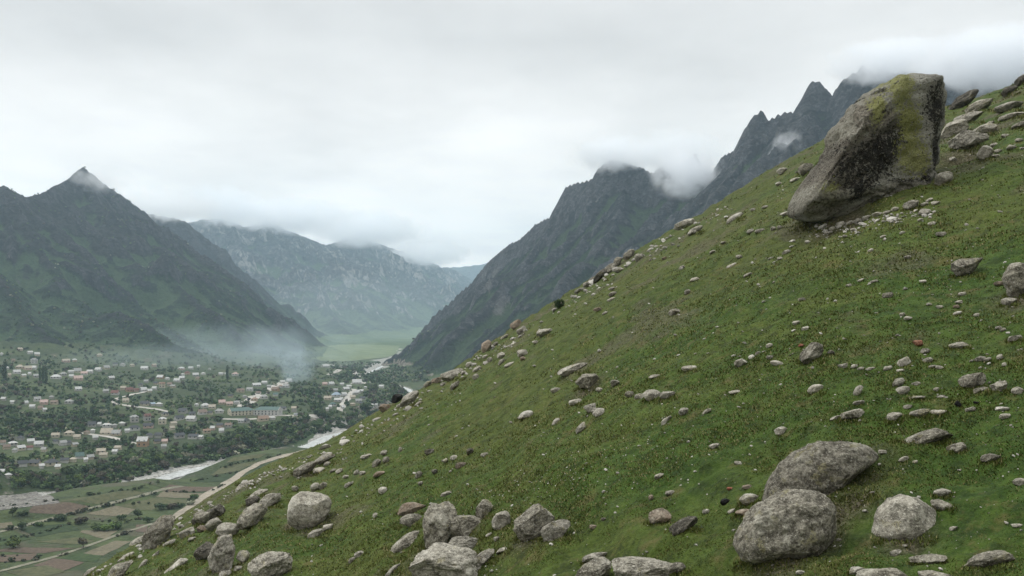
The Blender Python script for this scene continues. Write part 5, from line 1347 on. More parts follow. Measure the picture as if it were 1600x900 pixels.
# smaller stones: (x, y of foot, width, height, tilt, tone)
SMALL = [(1220,679,20,13,8,'white'),(1116,701,17,9,12,'pale'),(1398,658,23,14,12,'pale'),(1570,655,17,9,10,'pale'),(1594,759,21,12,10,'pale'),
 (1143,801,14,7,25,'pale'),(1167,764,15,7,8,'red'),(1140,766,9,5,0,'brick'),(1103,803,12,8,5,'pale'),(1153,726,12,6,0,'pale'),(1412,722,15,10,30,'pale'),
 (1430,724,9,5,0,'pale'),(1379,710,13,7,0,'white'),(1400,869,18,11,20,'pale'),(1413,855,10,4,10,'pale'),(1490,829,13,7,20,'pale'),(1590,824,20,6,4,'pale'),
 (1311,846,8,5,0,'pale'),(1340,897,27,12,12,'pale'),(1250,898,14,7,10,'pale'),(868,662,13,9,35,'white'),(934,648,20,11,15,'pale'),(1041,661,16,12,42,'pale'),
 (1067,647,15,8,12,'pale'),(1030,748,15,9,22,'pale'),(600,712,11,9,20,'pale'),(573,716,21,7,12,'pale'),(625,706,6,8,50,'pale'),(588,729,13,12,40,'grey'),
 (603,724,11,11,30,'pale'),(592,745,19,9,18,'red'),(557,742,10,8,20,'pale'),(654,747,11,11,35,'grey'),(671,710,16,9,15,'dark'),(657,759,8,7,10,'pale'),
 (598,772,14,11,15,'pale'),(709,719,12,8,15,'pale'),(696,723,8,7,30,'pale'),(720,731,18,9,12,'red'),(734,710,11,10,30,'dark'),(757,714,13,7,10,'grey'),
 (697,774,18,7,15,'pale'),(679,741,10,8,10,'dark'),(562,869,18,8,3,'pale'),(550,879,12,8,30,'pale'),(1047,774,16,8,6,'pale'),(1017,782,8,9,15,'red'),
 (927,827,12,7,0,'red'),(943,814,8,5,0,'grey'),(764,838,11,6,20,'pale'),(787,861,24,8,20,'pale'),(586,809,8,8,30,'pale'),(776,846,9,8,20,'pale'),
 (372,892,15,8,10,'pale'),(352,904,19,13,15,'pale'),(304,820,9,11,40,'dark'),(461,768,11,9,0,'grey'),(493,727,10,7,20,'grey'),(511,728,11,7,20,'pale'),
 (300,846,13,7,20,'pale'),(345,843,11,6,20,'pale'),(243,868,14,8,40,'pale'),(530,740,12,8,20,'pale'),(540,748,10,6,20,'pale'),(545,760,16,8,25,'pale'),
 (520,738,11,6,20,'pale'),(566,742,10,6,15,'pale'),(783,560,13,10,20,'pale'),(817,563,10,6,0,'red'),(796,572,18,7,15,'white'),(783,569,12,9,30,'pale'),
 (743,593,11,9,20,'pale'),(745,580,14,9,30,'pale'),(836,537,10,5,0,'white'),(692,603,9,6,25,'grey'),(654,633,14,6,20,'pale'),(765,566,9,8,20,'pale'),
 (733,573,12,8,25,'pale'),(724,585,9,6,20,'pale'),(774,540,10,6,25,'grey'),(788,529,14,7,30,'grey'),(800,540,15,6,25,'pale'),(758,560,10,6,20,'pale'),
 (961,604,14,11,15,'pale'),(936,613,11,8,0,'pale'),(868,613,17,8,12,'pale'),(899,632,22,9,6,'white'),(1068,649,16,12,10,'pale'),(1104,646,15,8,20,'pale'),
 (1157,573,20,13,12,'grey'),(1174,561,10,7,15,'white'),(1184,555,9,6,15,'pale'),(1077,579,25,8,3,'white'),(1025,591,24,6,3,'white'),(1149,615,21,6,6,'white'),
 (1054,492,19,10,12,'grey'),(956,454,11,6,22,'pale'),(957,463,13,8,20,'grey'),(955,470,14,6,22,'white'),(933,487,13,7,15,'red'),(945,491,9,5,25,'pale'),
 (1085,439,15,6,12,'white'),(1074,460,10,8,25,'pale'),(1155,404,11,6,0,'pale'),(1168,432,14,6,20,'pale'),(1143,416,18,6,28,'pale'),(1065,420,10,6,25,'pale'),
 (1038,406,8,5,20,'red'),(1172,365,12,8,15,'pale'),(1187,363,16,6,12,'pale'),(1208,360,9,6,15,'pale'),(1219,358,10,6,10,'pale'),(1242,284,17,7,14,'pale'),
 (1217,290,11,6,5,'pale'),(1228,337,19,7,10,'white'),(1195,326,10,5,15,'pale'),(1176,330,9,5,10,'pale'),(1130,382,9,5,15,'pale'),(1113,396,10,5,15,'pale'),
 (1298,554,12,7,5,'dark'),(1586,532,23,9,6,'pale'),(1431,602,15,6,5,'pale'),(1342,632,19,7,5,'pale'),(1431,624,28,6,6,'pale'),(1214,571,21,8,-6,'white'),
 (1203,562,11,7,5,'pale'),(1202,543,11,7,15,'white'),(1317,575,16,8,12,'pale'),(1335,576,11,7,10,'pale'),(1345,578,12,5,10,'pale'),(1360,578,15,5,10,'pale'),
 (1387,579,14,7,15,'pale'),(1407,581,13,5,5,'pale'),(1445,553,15,9,12,'pale'),(1449,566,17,8,8,'pale'),(1457,575,12,5,8,'pale'),(1468,577,12,6,-10,'pale'),
 (1531,565,18,9,8,'pale'),(1543,565,12,7,25,'pale'),(1562,563,9,10,40,'pale'),(1569,573,7,7,20,'pale'),(1590,616,18,12,12,'pale'),(1497,636,11,10,0,'black'),
 (1525,632,9,5,0,'black'),(1516,643,16,8,12,'pale'),(1566,642,21,7,10,'white'),(1570,655,16,9,10,'pale'),(1463,612,9,7,20,'pale'),(1470,622,17,5,5,'pale'),
 (1418,639,14,7,12,'pale'),(1418,405,11,6,10,'pale'),(1366,442,12,5,15,'pale'),(1345,440,11,5,18,'white'),(1326,448,9,5,10,'pale'),(1387,465,17,9,12,'grey'),
 (1442,442,11,5,5,'white'),(1503,462,12,6,5,'pale'),(1498,475,12,6,5,'white'),(1494,482,10,6,0,'red'),(1468,482,11,5,5,'pale'),(1452,478,9,5,5,'pale'),
 (1496,492,14,6,10,'white'),(1410,494,9,6,10,'pale'),(1419,501,13,7,5,'white'),(1526,495,9,6,10,'pale'),(1560,515,10,6,5,'pale'),(1567,518,10,6,5,'grey'),
 (1253,471,12,6,5,'pale'),(1244,508,12,7,15,'white'),(1258,516,12,6,12,'white'),(1228,397,14,7,20,'pale'),(1219,406,9,5,10,'pale'),(1360,394,9,6,25,'white'),
 (1470,370,16,8,6,'pale'),(1456,352,12,6,5,'white'),(1445,322,12,6,15,'white'),(1462,320,14,6,12,'white'),(1452,315,11,6,15,'pale'),(1580,235,15,9,10,'pale'),
 (1560,239,13,6,5,'pale'),(1556,246,12,5,5,'white'),(1553,229,12,6,5,'pale'),(1488,252,12,7,0,'pale'),(1592,222,12,6,5,'pale'),(1570,215,12,6,8,'pale'),
 (1548,195,12,6,8,'pale'),(1300,361,10,7,10,'white'),(1313,353,12,7,10,'white'),(1327,352,11,6,10,'white'),(1340,348,14,7,15,'pale'),(1354,343,13,7,15,'white'),
 (1370,338,15,7,15,'white'),(1385,335,13,6,10,'pale'),(1398,330,12,7,15,'white'),(1282,358,8,5,0,'white'),(1292,366,9,5,0,'white'),(1334,361,9,5,0,'white'),
 (1262,380,9,5,5,'white'),(1380,372,10,5,5,'white'),(1410,366,9,5,5,'pale'),(1438,346,9,5,5,'white'),(1405,345,9,4,5,'white'),(1320,372,8,5,5,'pale')]

def place_frame(px, py, w, h, depth_ratio, fld=None):
    """world centre, metres per pixel and heading for a stone whose foot is seen at (px, py)"""
    q = (fld or HILL).hit(px, py)
    if q is None:                                   # just over the skyline: the nearest ground a little lower in view
        for k in range(1, 60):
            q = (fld or HILL).hit(px, py + k)
            if q is not None: break
    mpp = q[1] * math.hypot(1, 0) / FPX
    return q, mpp

ROCK_RECORDS = []
def add_rock(i, rec):
    px, py, w, h, ang, tone = rec[:6]
    lab = rec[7] if len(rec) > 7 else None; opt = rec[8] if len(rec) > 8 else {}
    q, mpp = place_frame(px, py, w, h, .8)
    sub = 6 if w > 55 else 5 if w > 28 else 4 if w > 14 else 3
    P, F = rock_shape(1000 + i * 7, sub, cuts=opt.get('cuts', 5), rough=opt.get('rough', .10), power=opt.get('power', 2.2))
    P = P - (P.max(0) + P.min(0)) / 2
    P = P / (P.max(0) - P.min(0)) * 2                # exact extents
    c, s = math.cos(math.radians(ang)), math.sin(math.radians(ang))
    # half sizes along and across the tilted axis so that the tilted stone spans w by h
    a = w / 2 / max(c, .5); bb = max(h / 2 * .92, a * .22)
    if ang > 12: a = max(w / 2 * 1.04, a * .95); bb = max(min(bb, h / 2 - .28 * a * abs(s)), .30 * a)
    if abs(ang) > 45: a, bb = h / 2 * 1.05, w / 2 * 1.0
    dep = (a + bb) * .5 * (1.0 if w < 60 else .9)
    L = np.stack([P[:, 0] * a, P[:, 1] * dep, P[:, 2] * bb], 1)
    L = np.stack([L[:, 0] * c - L[:, 2] * s, L[:, 1], L[:, 0] * s + L[:, 2] * c], 1)
    bottom = L[:, 2] < 0
    L[bottom, 2] *= 1.3                             # the foot is sunk in the turf
    top = L[:, 2].max()
    L = L * mpp
    cen = at_depth(px, py - h + top, q[1] + dep * mpp * .55)
    az = math.atan2(cen[0], cen[1])
    me = np_mesh("stone", L, F, True, ROCKM[tone])
    name = "boulder" if w >= 40 else "rock" if w >= 18 else "stone"
    me.name = name
    o = link(name, me)
    o.location = tuple(cen); o.rotation_euler = (0, 0, -az)
    ROCK_RECORDS.append((o, px, py - h / 2, w, h, tone, rec[6] if len(rec) > 6 else None, lab))
    return o
for i, rec in enumerate(BIG): add_rock(i, rec)
for i, rec in enumerate(SMALL): add_rock(300 + i, rec)

# the long humped rock behind the egg boulder
def outlined_rock(name, pts, cx, cyy, foot, depth_px, seed, sub, mat, power, rough, cuts=(), push=.5, attrs=None):
    q, mpp = place_frame(foot[0], foot[1], 0, 0, 0)
    P, F = outline_shape(pts, cx, cyy, depth_px, seed, sub, power, rough, cuts)
    d = q[1] + depth_px * mpp * push
    cen = at_depth(cx, cyy, d)
    me = np_mesh(name, P * (d / FPX), F, True, mat, attrs(P, ICO[sub][0]) if attrs else None)
    o = link(name, me); o.location = tuple(cen)
    return o
o = outlined_rock("boulder", [(1190, 800), (1194, 772), (1204, 748), (1222, 726), (1246, 707), (1275, 694), (1300, 690), (1330, 691), (1356, 699), (1371, 712), (1350, 730), (1330, 745), (1312, 765), (1290, 785), (1250, 800)],
                  1270, 748, (1280, 768), 46, 3, 6, ROCKM['grey'], 2.2, .075)
ROCK_RECORDS.append((o, 1280, 730, 175, 95, 'grey', "humped rock", "long humped rock like a whale's back, partly hidden by the egg boulder"))

o = outlined_rock("boulder", [(1149, 852), (1153, 832), (1166, 812), (1186, 792), (1210, 776), (1238, 766), (1266, 765), (1288, 773), (1300, 792), (1303, 818), (1297, 842), (1280, 862), (1250, 878), (1215, 884), (1182, 880), (1158, 870)],
                  1226, 825, (1226, 872), 52, 13, 6, ROCKM['grey'], 2.3, .085, [((.1, -.5, -.85), 47), ((-.3, -.9, .3), 45), ((.2, -.6, .75), 62)])
ROCK_RECORDS.append((o, 1226, 825, 153, 118, 'grey', "egg boulder", "big egg-shaped speckled grey boulder lying in front of the long humped rock"))
o = outlined_rock("boulder", [(1366, 836), (1368, 812), (1378, 794), (1394, 780), (1412, 774), (1430, 777), (1446, 786), (1458, 796), (1461, 812), (1456, 826), (1440, 842), (1414, 852), (1385, 848)],
                  1413, 815, (1413, 836), 36, 23, 5, ROCKM['pale'], 2.3, .05, [((-.5, -.8, .3), 33), ((.5, -.75, .35), 36)])
ROCK_RECORDS.append((o, 1413, 812, 94, 70, 'grey', "domed boulder", "domed speckled boulder standing alone in the grass right of the egg boulder"))
o = outlined_rock("boulder", [(450, 803), (452, 788), (458, 775), (470, 769), (492, 771), (510, 776), (516, 784), (514, 800), (506, 812), (492, 824), (478, 830), (462, 824), (452, 815)],
                  484, 798, (484, 825), 27, 33, 5, ROCKM['pale'], 2.8, .06, [((-.1, -.8, -.55), 24), ((.1, -.55, .8), 26), ((.7, -.7, 0), 27)])
ROCK_RECORDS.append((o, 484, 800, 66, 60, 'grey', "blocky boulder", "large blocky two-toned boulder with pale top on the lower left slope"))

# ---- the giant leaning boulder
GP = [(1236, 338), (1240, 318), (1258, 290), (1282, 252), (1302, 214), (1322, 182), (1340, 160), (1362, 141), (1388, 124), (1412, 116), (1440, 117), (1462, 124), (1471, 138), (1472, 170), (1471, 215), (1467, 248), (1455, 280), (1440, 300), (1418, 314), (1385, 321), (1345, 329), (1320, 336), (1290, 344), (1262, 347)]
def giant_attrs(P, V):
    x = P[:, 0] + 1362; y = 232 - P[:, 2]           # photo-like coordinates of the boulder's own face
    n1 = fbm3(np.stack([x, P[:, 1], y], 1) / 34.0, 5, 3, .6); n2 = fbm3(np.stack([x, P[:, 1], y], 1) / 11.0, 4, 8, .6); n3 = fbm3(np.stack([x, P[:, 1], y], 1) / 5.0, 3, 18, .6)
    def blob(cx, cyy, rx, ry, rot=0):
        c, s = math.cos(rot), math.sin(rot); u = (x - cx) * c + (y - cyy) * s; v = -(x - cx) * s + (y - cyy) * c
        return 1 - np.sqrt((u / rx) ** 2 + (v / ry) ** 2)
    def union(bl): return np.max([blob(*b) for b in bl], axis=0)
    edge = 1240 + (345 - y) * .56                    # the pale left flank's inner border leans to the right
    return {"face": (x - edge + n1 * 14) / 40,
            "black": union([(1336, 264, 66, 44, -.55), (1372, 240, 32, 44, .4), (1392, 215, 20, 40, .4), (1444, 180, 28, 68, .05), (1450, 240, 16, 48, .1), (1318, 306, 44, 18, -.25), (1398, 290, 36, 11, -.1), (1352, 152, 12, 8, 0), (1428, 288, 14, 22, 0)]) + n1 * .4,
            "brown": union([(1300, 280, 52, 46, -.75), (1345, 205, 36, 42, -.5), (1325, 240, 40, 30, -.6)]) + n1 * .4,
            "yellow": union([(1384, 152, 17, 34, .25), (1346, 186, 10, 24, .2), (1398, 205, 17, 34, -.15), (1402, 248, 22, 32, .1), (1416, 262, 17, 20, 0), (1276, 308, 14, 14, 0)]) + n1 * .25,
            "lip": union([(1385, 308, 58, 20, -.15), (1272, 322, 42, 18, -.2)]) + n1 * .25}
def giant_material():
    m = NT("giant_boulder_rock"); p = m.pos()
    A = lambda k: m.attr(k).outputs["Fac"]
    a = m.noise(p, 2.6, 6, .72, .3); f = m.noise(p, 8, 6, .74); g = m.noise(p, 26, 4, .7)
    def crisp(k, amt, lo, hi, nn=None): return m.range(m.math('ADD', A(k), m.math('MULTIPLY', m.math('SUBTRACT', nn or f, .5), amt)), lo, hi)
    grey = m.mix(m.range(f, .38, .60), (.26, .25, .205), (.54, .53, .455))
    flank = m.mix(m.range(f, .36, .62), (.26, .245, .19), (.46, .44, .365))
    col = m.mix(crisp('face', 1.6, .05, .35), flank, grey)
    col = m.mix(m.math('MULTIPLY', crisp('brown', 2.4, .10, .28, a), .85), col, m.mix(m.range(f, .4, .6), (.12, .105, .08), (.34, .305, .245)))
    col = m.mix(m.math('MULTIPLY', crisp('black', 4.8, .26, .36), .97), col, m.mix(m.range(g, .45, .65), (.013, .012, .010), (.065, .058, .046)))
    col = m.mix(m.math('MULTIPLY', crisp('yellow', 4.6, -.04, .14), .9), col, m.mix(m.range(g, .40, .62), (.22, .225, .065), (.44, .45, .17)))
    col = m.mix(m.math('MULTIPLY', crisp('lip', 1.6, .05, .25), .85), col, m.mix(m.range(f, .42, .58), (.15, .14, .11), (.40, .38, .31)))
    col = m.mix(m.range(m.noise(p, 5, 6, .75, .2), .585, .615, 0, .75), col, (.36, .34, .275))
    col = m.mix(m.range(m.noise(p, 4, 6, .75, .2), .405, .38, 0, .8), col, (.020, .018, .015))
    col = m.mix(m.range(g, .60, .68, 0, .5), col, (.40, .385, .33))
    m.color(col)
    m.bump(m.math('ADD', m.math('MULTIPLY', a, 1.8), m.math('ADD', f, m.math('MULTIPLY', g, .5))), 1.0, .28)
    return m.m
giant = outlined_rock("boulder", GP, 1362, 232, (1345, 338), 82, 21, 6, giant_material(), 3.0, .085,
    cuts=[((-.72, -.60, .35), 90), ((.12, -.97, -.16), 58), ((.80, -.55, -.10), 88), ((.0, -.45, .9), 112), ((.12, -.62, -.78), 90)], push=.62, attrs=giant_attrs)
ROCK_RECORDS.append((giant, 1362, 232, 236, 238, 'grey', "giant boulder", "giant leaning boulder with black crust and yellow-green lichen standing on the slope"))

# ---- names that single each stone out
LM = [(px, py, key) for (o, px, py, w, h, tone, key, lab) in ROCK_RECORDS if key and w >= 24]
ORD = ["nearest", "second nearest", "third nearest", "fourth nearest", "fifth nearest", "sixth nearest", "seventh nearest", "eighth nearest", "ninth nearest", "tenth nearest",
       "eleventh nearest", "twelfth nearest", "thirteenth nearest", "fourteenth nearest", "fifteenth nearest", "sixteenth nearest", "seventeenth nearest", "eighteenth nearest"]
TONE = {'grey': 'grey', 'pale': 'pale', 'white': 'whitish', 'red': 'rusty', 'brick': 'brick-red', 'dark': 'dark', 'black': 'black'}
def label_rocks():
    bucket = {}
    for rec in ROCK_RECORDS:
        o, px, py, w, h, tone, key, lab = rec
        o["category"] = "boulder" if w >= 40 else "rock" if w >= 18 else "stone"
        o["group"] = "stones lying on the grassy hillside"
        if lab: o["label"] = lab; continue
        k = min(LM, key=lambda q: (q[0] - px) ** 2 + ((q[1] - py) * 1.4) ** 2)
        dx, dy = px - k[0], py - k[1]
        rel = ("right of" if dx > 0 else "left of") if abs(dx) > abs(dy) * 1.2 else ("below" if dy > 0 else "above")
        bucket.setdefault((k[2], rel, tone), []).append((math.hypot(dx, dy), o, w))
    for (lm, rel, tone), lst in bucket.items():
        lst.sort(key=lambda q: q[0])
        for n, (dd, o, w) in enumerate(lst):
            art = "" if len(lst) == 1 else ORD[n] + " "
            o["label"] = f"small {TONE[tone]} stone in grass, {'the ' + art if art else 'only such stone '}{rel} the {lm}".replace("the " + art, art) if art else f"only small {TONE[tone]} stone in the grass {rel} the {lm}"
label_rocks()

# ---- loose pebbles and chips, far too many to count
def pebbles():
    r = np.random.default_rng(5)
    V0, F0 = ICO[1]
    VV = []; FF = []; TT = []; n = 0
    def put(px, py, s, tone):
        nonlocal n
        q = HILL.hit(px, py)
        if q is None or q[1] > 125: return
        mpp = q[1] / FPX
        sc = np.array([s * r.uniform(.8, 1.5), s * r.uniform(.8, 1.3), s * r.uniform(.45, .8)]) * .5 * mpp
        P = V0 * (1 + r.uniform(-.25, .2, (len(V0), 1))) * sc
        a = r.uniform(0, 6.28); c, sn = math.cos(a), math.sin(a)
        P = np.stack([P[:, 0] * c - P[:, 1] * sn, P[:, 0] * sn + P[:, 1] * c, P[:, 2] + P[:, 0] * .3], 1)
        VV.append(P + q + np.array([0, 0, sc[2] * .45])); FF.append(F0 + n); TT.append(np.full(len(V0), tone)); n += len(V0)
    for k in range(3100):
        px = r.uniform(150, 1830); py = r.uniform(130, 900)
        dens = .30 + .5 * (vnoise2(px / 90, py / 50, 3) * .5 + .5) ** 1.2
        if px > 1150 and 380 < py < 680: dens += .35
        if px > 1470 and py < 300: dens += .4
        if r.random() > dens: continue
        put(px, py, min(1.6 + r.exponential(1.5), 7), r.uniform(0, 1))
    for k in range(130):                                   # a spill of white chips at mid slope
        px = r.normal(880, 75); py = 742 - (px - 880) * .22 + r.normal(0, 22)
        put(px, py, r.uniform(1.2, 2.8), r.uniform(.75, 1))
    for k in range(200):                                   # rubble along the foot of the giant boulder
        px = r.uniform(1275, 1460); py = 352 - (px - 1290) * .16 + abs(r.normal(0, 10))
        put(px, py, 2 + r.exponential(2.2), r.uniform(.4, 1))
    for k in range(420):                                   # broken stone along the slope's rim
        t = r.uniform(0, 1); px = 140 + t * 1000; 
        a = np.interp(px, [s_[0] for s_ in sil], [s_[1] for s_ in sil])
        put(px, a + 6 + abs(r.normal(0, 13)), 2 + r.exponential(2.6), r.uniform(0.2, .9))
    m = NT("chips"); t = m.attr("tone").outputs["Fac"]; p = m.pos()
    col = m.mix(t, (.16, .15, .125), (.50, .48, .43)); col = m.mix(m.range(m.noise(p, 30, 3, .6), .45, .65, 0, .6), col, (.13, .12, .10))
    m.color(col)
    me = np_mesh("pebbles", np.concatenate(VV), np.concatenate(FF), False, m.m, {"tone": np.concatenate(TT)})
    link("pebbles", me, label="countless pale pebbles and stone chips scattered through the turf", cat="pebbles", kind='stuff')
pebbles()
# ---------------------------------------------------------------- low cloud caught on the peaks, and chimney smoke over the village
def puff_material(name, dens, scale, thr, color, seed, ani=.55, soft=1.5):
    m = bpy.data.materials.new(name); m.use_nodes = True; t = m.node_tree; t.nodes.clear()
    N, L = t.nodes.new, t.links.new
    o = N("ShaderNodeOutputMaterial"); v = N("ShaderNodeVolumePrincipled"); L(v.outputs[0], o.inputs["Volume"])
    v.inputs["Color"].default_value = color + (1,); v.inputs["Anisotropy"].default_value = ani
    tc = N("ShaderNodeTexCoord"); ln = N("ShaderNodeVectorMath"); ln.operation = 'LENGTH'; L(tc.outputs["Object"], ln.inputs[0])
    nz = N("ShaderNodeTexNoise"); nz.inputs["Scale"].default_value = scale; nz.inputs["Detail"].default_value = 6; nz.inputs["Roughness"].default_value = .6; nz.inputs["Distortion"].default_value = .4
    mp = N("ShaderNodeMapping"); mp.inputs["Location"].default_value = (seed * 131.0, seed * 57.0, seed * 23.0)
    g = N("ShaderNodeNewGeometry"); L(g.outputs["Position"], mp.inputs[0]); L(mp.outputs[0], nz.inputs["Vector"])
    a = N("ShaderNodeMath"); a.operation = 'SUBTRACT'; a.inputs[0].default_value = 1.0; L(ln.outputs["Value"], a.inputs[1])
    b = N("ShaderNodeMath"); b.operation = 'MULTIPLY_ADD'; b.inputs[1].default_value = 3.6; b.inputs[2].default_value = -1.8 - thr; L(nz.outputs[0], b.inputs[0])
    c = N("ShaderNodeMath"); c.operation = 'MULTIPLY_ADD'; c.inputs[1].default_value = soft; L(a.outputs[0], c.inputs[0]); L(b.outputs[0], c.inputs[2])
    e = N("ShaderNodeMapRange"); e.interpolation_type = 'SMOOTHSTEP'; e.inputs[1].default_value = 0; e.inputs[2].default_value = 1.0; e.inputs[3].default_value = 0; e.inputs[4].default_value = dens
    L(c.outputs[0], e.inputs[0])
    # fade fully out at the hull
    f = N("ShaderNodeMapRange"); f.inputs[1].default_value = 0; f.inputs[2].default_value = .25; L(a.outputs[0], f.inputs[0])
    h = N("ShaderNodeMath"); h.operation = 'MULTIPLY'; L(e.outputs[0], h.inputs[0]); L(f.outputs[0], h.inputs[1])
    L(h.outputs[0], v.inputs["Density"])
    return m
def puff(name, px, py, d, rx, ry, depth, dens, label, thr=.25, scale=None, color=(.97, .985, 1.0), tilt=0.0, soft=1.5, ani=.6):
    k = puff.n = getattr(puff, 'n', 0) + 1
    V, F = ICO[3]
    s = d / FPX
    m = puff_material(name + "_air", dens, scale or 1.6 / (ry * s), thr, color, k, ani, soft)
    o = link(name, np_mesh(name, V * 1.02, F, True, m), label=label, cat="cloud" if name == "cloud" else name, kind='stuff')
    o.location = tuple(at_depth(px, py, d)); o.scale = (rx * s, depth, ry * s); o.rotation_euler = (0, -tilt, -math.atan((px - 800) / FPX))
    return o
CL = (.985, .992, 1.0)
puff("cloud", 150, 283, 2110, 62, 26, 60, .012, "thin cloud veil on the pointed peak's tip at left", .15)
puff("cloud", 262, 322, 2700, 100, 30, 110, .026, "cloud lying on the right shoulder of the pointed peak", .15)
puff("cloud", 345, 322, 4600, 75, 40, 220, .012, "cloud covering the far mountain's left crest", .0)
puff("cloud", 450, 338, 4800, 120, 34, 260, .014, "cloud bank over the middle of the far mountain's crest", .0)
puff("cloud", 570, 358, 5200, 105, 34, 300, .014, "cloud bank over the far mountain's right crest", .0)
puff("cloud", 672, 396, 6000, 75, 24, 300, .010, "low cloud at the far mountain's right end", .0)
puff("cloud", 962, 240, 1840, 84, 36, 70, .040, "cloud smothering the dark left summit of the craggy mountain", .0)
puff("cloud", 1072, 268, 1660, 64, 50, 60, .050, "dense white cloud filling the notch of the craggy mountain", .05)
puff("cloud", 1050, 236, 1760, 105, 40, 60, .034, "cloud drifting above the notch of the craggy mountain", .0)
puff("cloud", 1228, 236, 1440, 30, 38, 34, .045, "small white wisp drifting in front of the rock towers", .2, tilt=-.4)
puff("cloud", 1400, 94, 1440, 125, 42, 70, .042, "cloud wrapping the crags just above the giant boulder", -.05)
puff("cloud", 1560, 92, 1290, 150, 62, 80, .044, "cloud hiding the crags at the upper right corner", -.12)
# smoke: a column rising at the far end of the village street and a flat layer drifting to the left
SM = (.74, .88, .97)
puff("smoke", 462, 568, 1350, 38, 46, 40, .010, "pale smoke column rising at the end of the village street", .1, tilt=.35, color=SM, ani=.3)
puff("smoke", 425, 545, 1480, 75, 46, 90, .0017, "smoke bank drifting left above the village", .0, color=SM, ani=.3)
puff("smoke", 360, 548, 1640, 270, 52, 170, .0014, "thin smoke layer spread along the mountain's foot", -.1, color=SM, ani=.3)
puff("smoke", 300, 556, 1380, 240, 26, 90, .0016, "faint smoke veil over the upper village gardens", -.1, color=SM, ani=.3)
puff("mist", 560, 500, 3300, 260, 80, 420, .00028, "bluish mist filling the far bend of the valley", -.35, scale=.0016, color=(.80, .92, 1.0), ani=.3)
# ---------------------------------------------------------------- short grass standing on the turf
def rock_fringe(V, F, tone, dry, r):
    """longer grass left ungrazed around the foot of the larger stones"""
    PP = []
    for (o, px, py, w, h, tn, key, lab) in ROCK_RECORDS:
        if w < 22: continue
        for k in range(int(6 + w * .8)):
            a = r.uniform(0, 2 * math.pi); u = px + math.cos(a) * w * .5 * r.uniform(.9, 1.08); v = py + h * .5 - abs(math.sin(a)) * h * .16 + r.uniform(-.02, .06) * h + 1
            if math.sin(a) < -.2: v = py + h * .5 + r.uniform(0, .05) * h
            q = HILL.hit(u, v)
            if q is not None and q[1] < 110: PP.append(q)
    P = np.array(PP); B = 7; Q = np.repeat(P, B, axis=0); M = len(Q); R = np.hypot(Q[:, 0], Q[:, 1])
    hgt = (.03 + .0017 * R) * r.uniform(.5, 1.5, M); wid = (.005 + .0006 * R) * r.uniform(.7, 1.3, M)
    ax = r.uniform(0, 6.283, M); ln = r.uniform(.1, .9, M)
    bx = Q[:, 0] + r.normal(0, 1, M) * (.02 + .0015 * R); by = Q[:, 1] + r.normal(0, 1, M) * (.02 + .0015 * R); bz = HILL.height(bx, by) - .015
    dx, dy = np.cos(ax), np.sin(ax)
    W = np.stack([np.stack([bx - dy * wid, by + dx * wid, bz], 1), np.stack([bx + dy * wid, by - dx * wid, bz], 1), np.stack([bx + dx * hgt * ln, by + dy * hgt * ln, bz + hgt], 1)], 1).reshape(-1, 3)
    G = np.arange(M * 3).reshape(-1, 3) + len(V)
    return np.concatenate([V, W]), np.concatenate([F, G]), np.concatenate([tone, np.repeat(r.uniform(.3, 1.0, M), 3)]), np.concatenate([dry, np.repeat((r.random(M) < .12).astype(float), 3)])
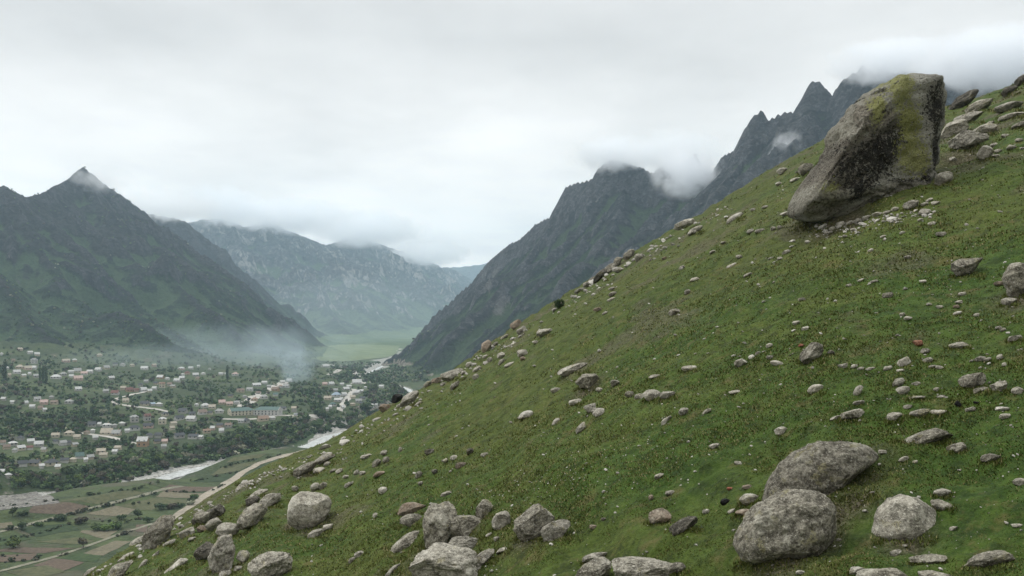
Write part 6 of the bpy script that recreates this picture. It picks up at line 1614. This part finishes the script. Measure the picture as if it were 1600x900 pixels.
def grass():
    r = np.random.default_rng(17)
    N = 285000
    # even cover in view: more blades near, larger tussocks far
    az = r.uniform(-.58, .62, N); u = r.uniform(0, 1, N)
    rad = 9.0 / (1 - u * (1 - 9.0 / 95.0))
    x = rad * np.sin(az); y = rad * np.cos(az)
    z = HILL.height(x, y)
    px, py = project((x, y, z))
    ok = (px > -60) & (px < 1860) & (py < 940)
    ok &= r.uniform(0, 1, N) < np.clip(1.3 - rad / 60, .15, 1)
    clump = vnoise2(x / .8, y / .8, 5) * .6 + vnoise2(x / 4, y / 4, 6) * .5
    ok &= r.uniform(-.9, .5, N) < clump
    x, y, z, rad, clump = [q[ok] for q in (x, y, z, rad, clump)]
    n = len(x); B = 6
    X = np.repeat(x, B); Y = np.repeat(y, B); Zb = np.repeat(z, B); R = np.repeat(rad, B); C = np.repeat(clump, B)
    M = n * B
    hgt = (.016 + .0009 * R) * r.uniform(.5, 1.35, M) * (1 + .5 * C)
    wid = (.004 + .0006 * R) * r.uniform(.7, 1.4, M)
    sp = .02 + .0022 * R
    ax = r.uniform(0, 2 * math.pi, M); lean = r.uniform(.1, 1.0, M)
    bx = X + r.normal(0, 1, M) * sp; by = Y + r.normal(0, 1, M) * sp
    bz = HILL.height(bx, by) - .012
    dx, dy = np.cos(ax), np.sin(ax)
    tip = np.stack([bx + dx * hgt * lean - .25 * hgt, by + dy * hgt * lean, bz + hgt], 1)
    p1 = np.stack([bx - dy * wid, by + dx * wid, bz], 1); p2 = np.stack([bx + dy * wid, by - dx * wid, bz], 1)
    V = np.stack([p1, p2, tip], 1).reshape(-1, 3); F = np.arange(M * 3).reshape(-1, 3)
    tone = np.repeat(np.clip(.5 + .28 * r.normal(0, 1, M) + .25 * np.repeat(vnoise2(x / 2.2, y / 2.2, 8), B), 0, 1), 3)
    dry = np.repeat((r.random(M) < .10 + .08 * np.repeat(vnoise2(x / 5, y / 5, 18), B)).astype(float), 3)
    m = NT("grass_blade")
    col = m.mix(m.attr("tone").outputs["Fac"], (.040, .066, .011), (.108, .140, .032))
    col = m.mix(m.range(m.noise(m.pos(), .075, 4, .55, .4), .36, .62, 0, .55), m.mix(.5, col, (.10, .10, .026)), col)
    col = m.mix(m.range(m.attr('rad').outputs['Fac'], 22, 48, 0, .45), col, (.086, .096, .028))
    col = m.mix(m.attr("dry").outputs["Fac"], col, (.22, .19, .09))
    m.color(col); m.b.inputs["Roughness"].default_value = .7
    tone = np.clip(tone + .45 * sstep(22, 45, np.repeat(R, 3)), 0, 1)  # far blades lightened in colour to offset their side-lit shade
    V, F, tone, dry = rock_fringe(V, F, tone, dry, r)
    me = np_mesh("grass", V, F, False, m.m, {"tone": tone, "dry": dry, "rad": np.hypot(V[:, 0], V[:, 1])})
    link("grass", me, label="short tufted green grass covering the steep hillside", cat="grass", kind='stuff')
grass()
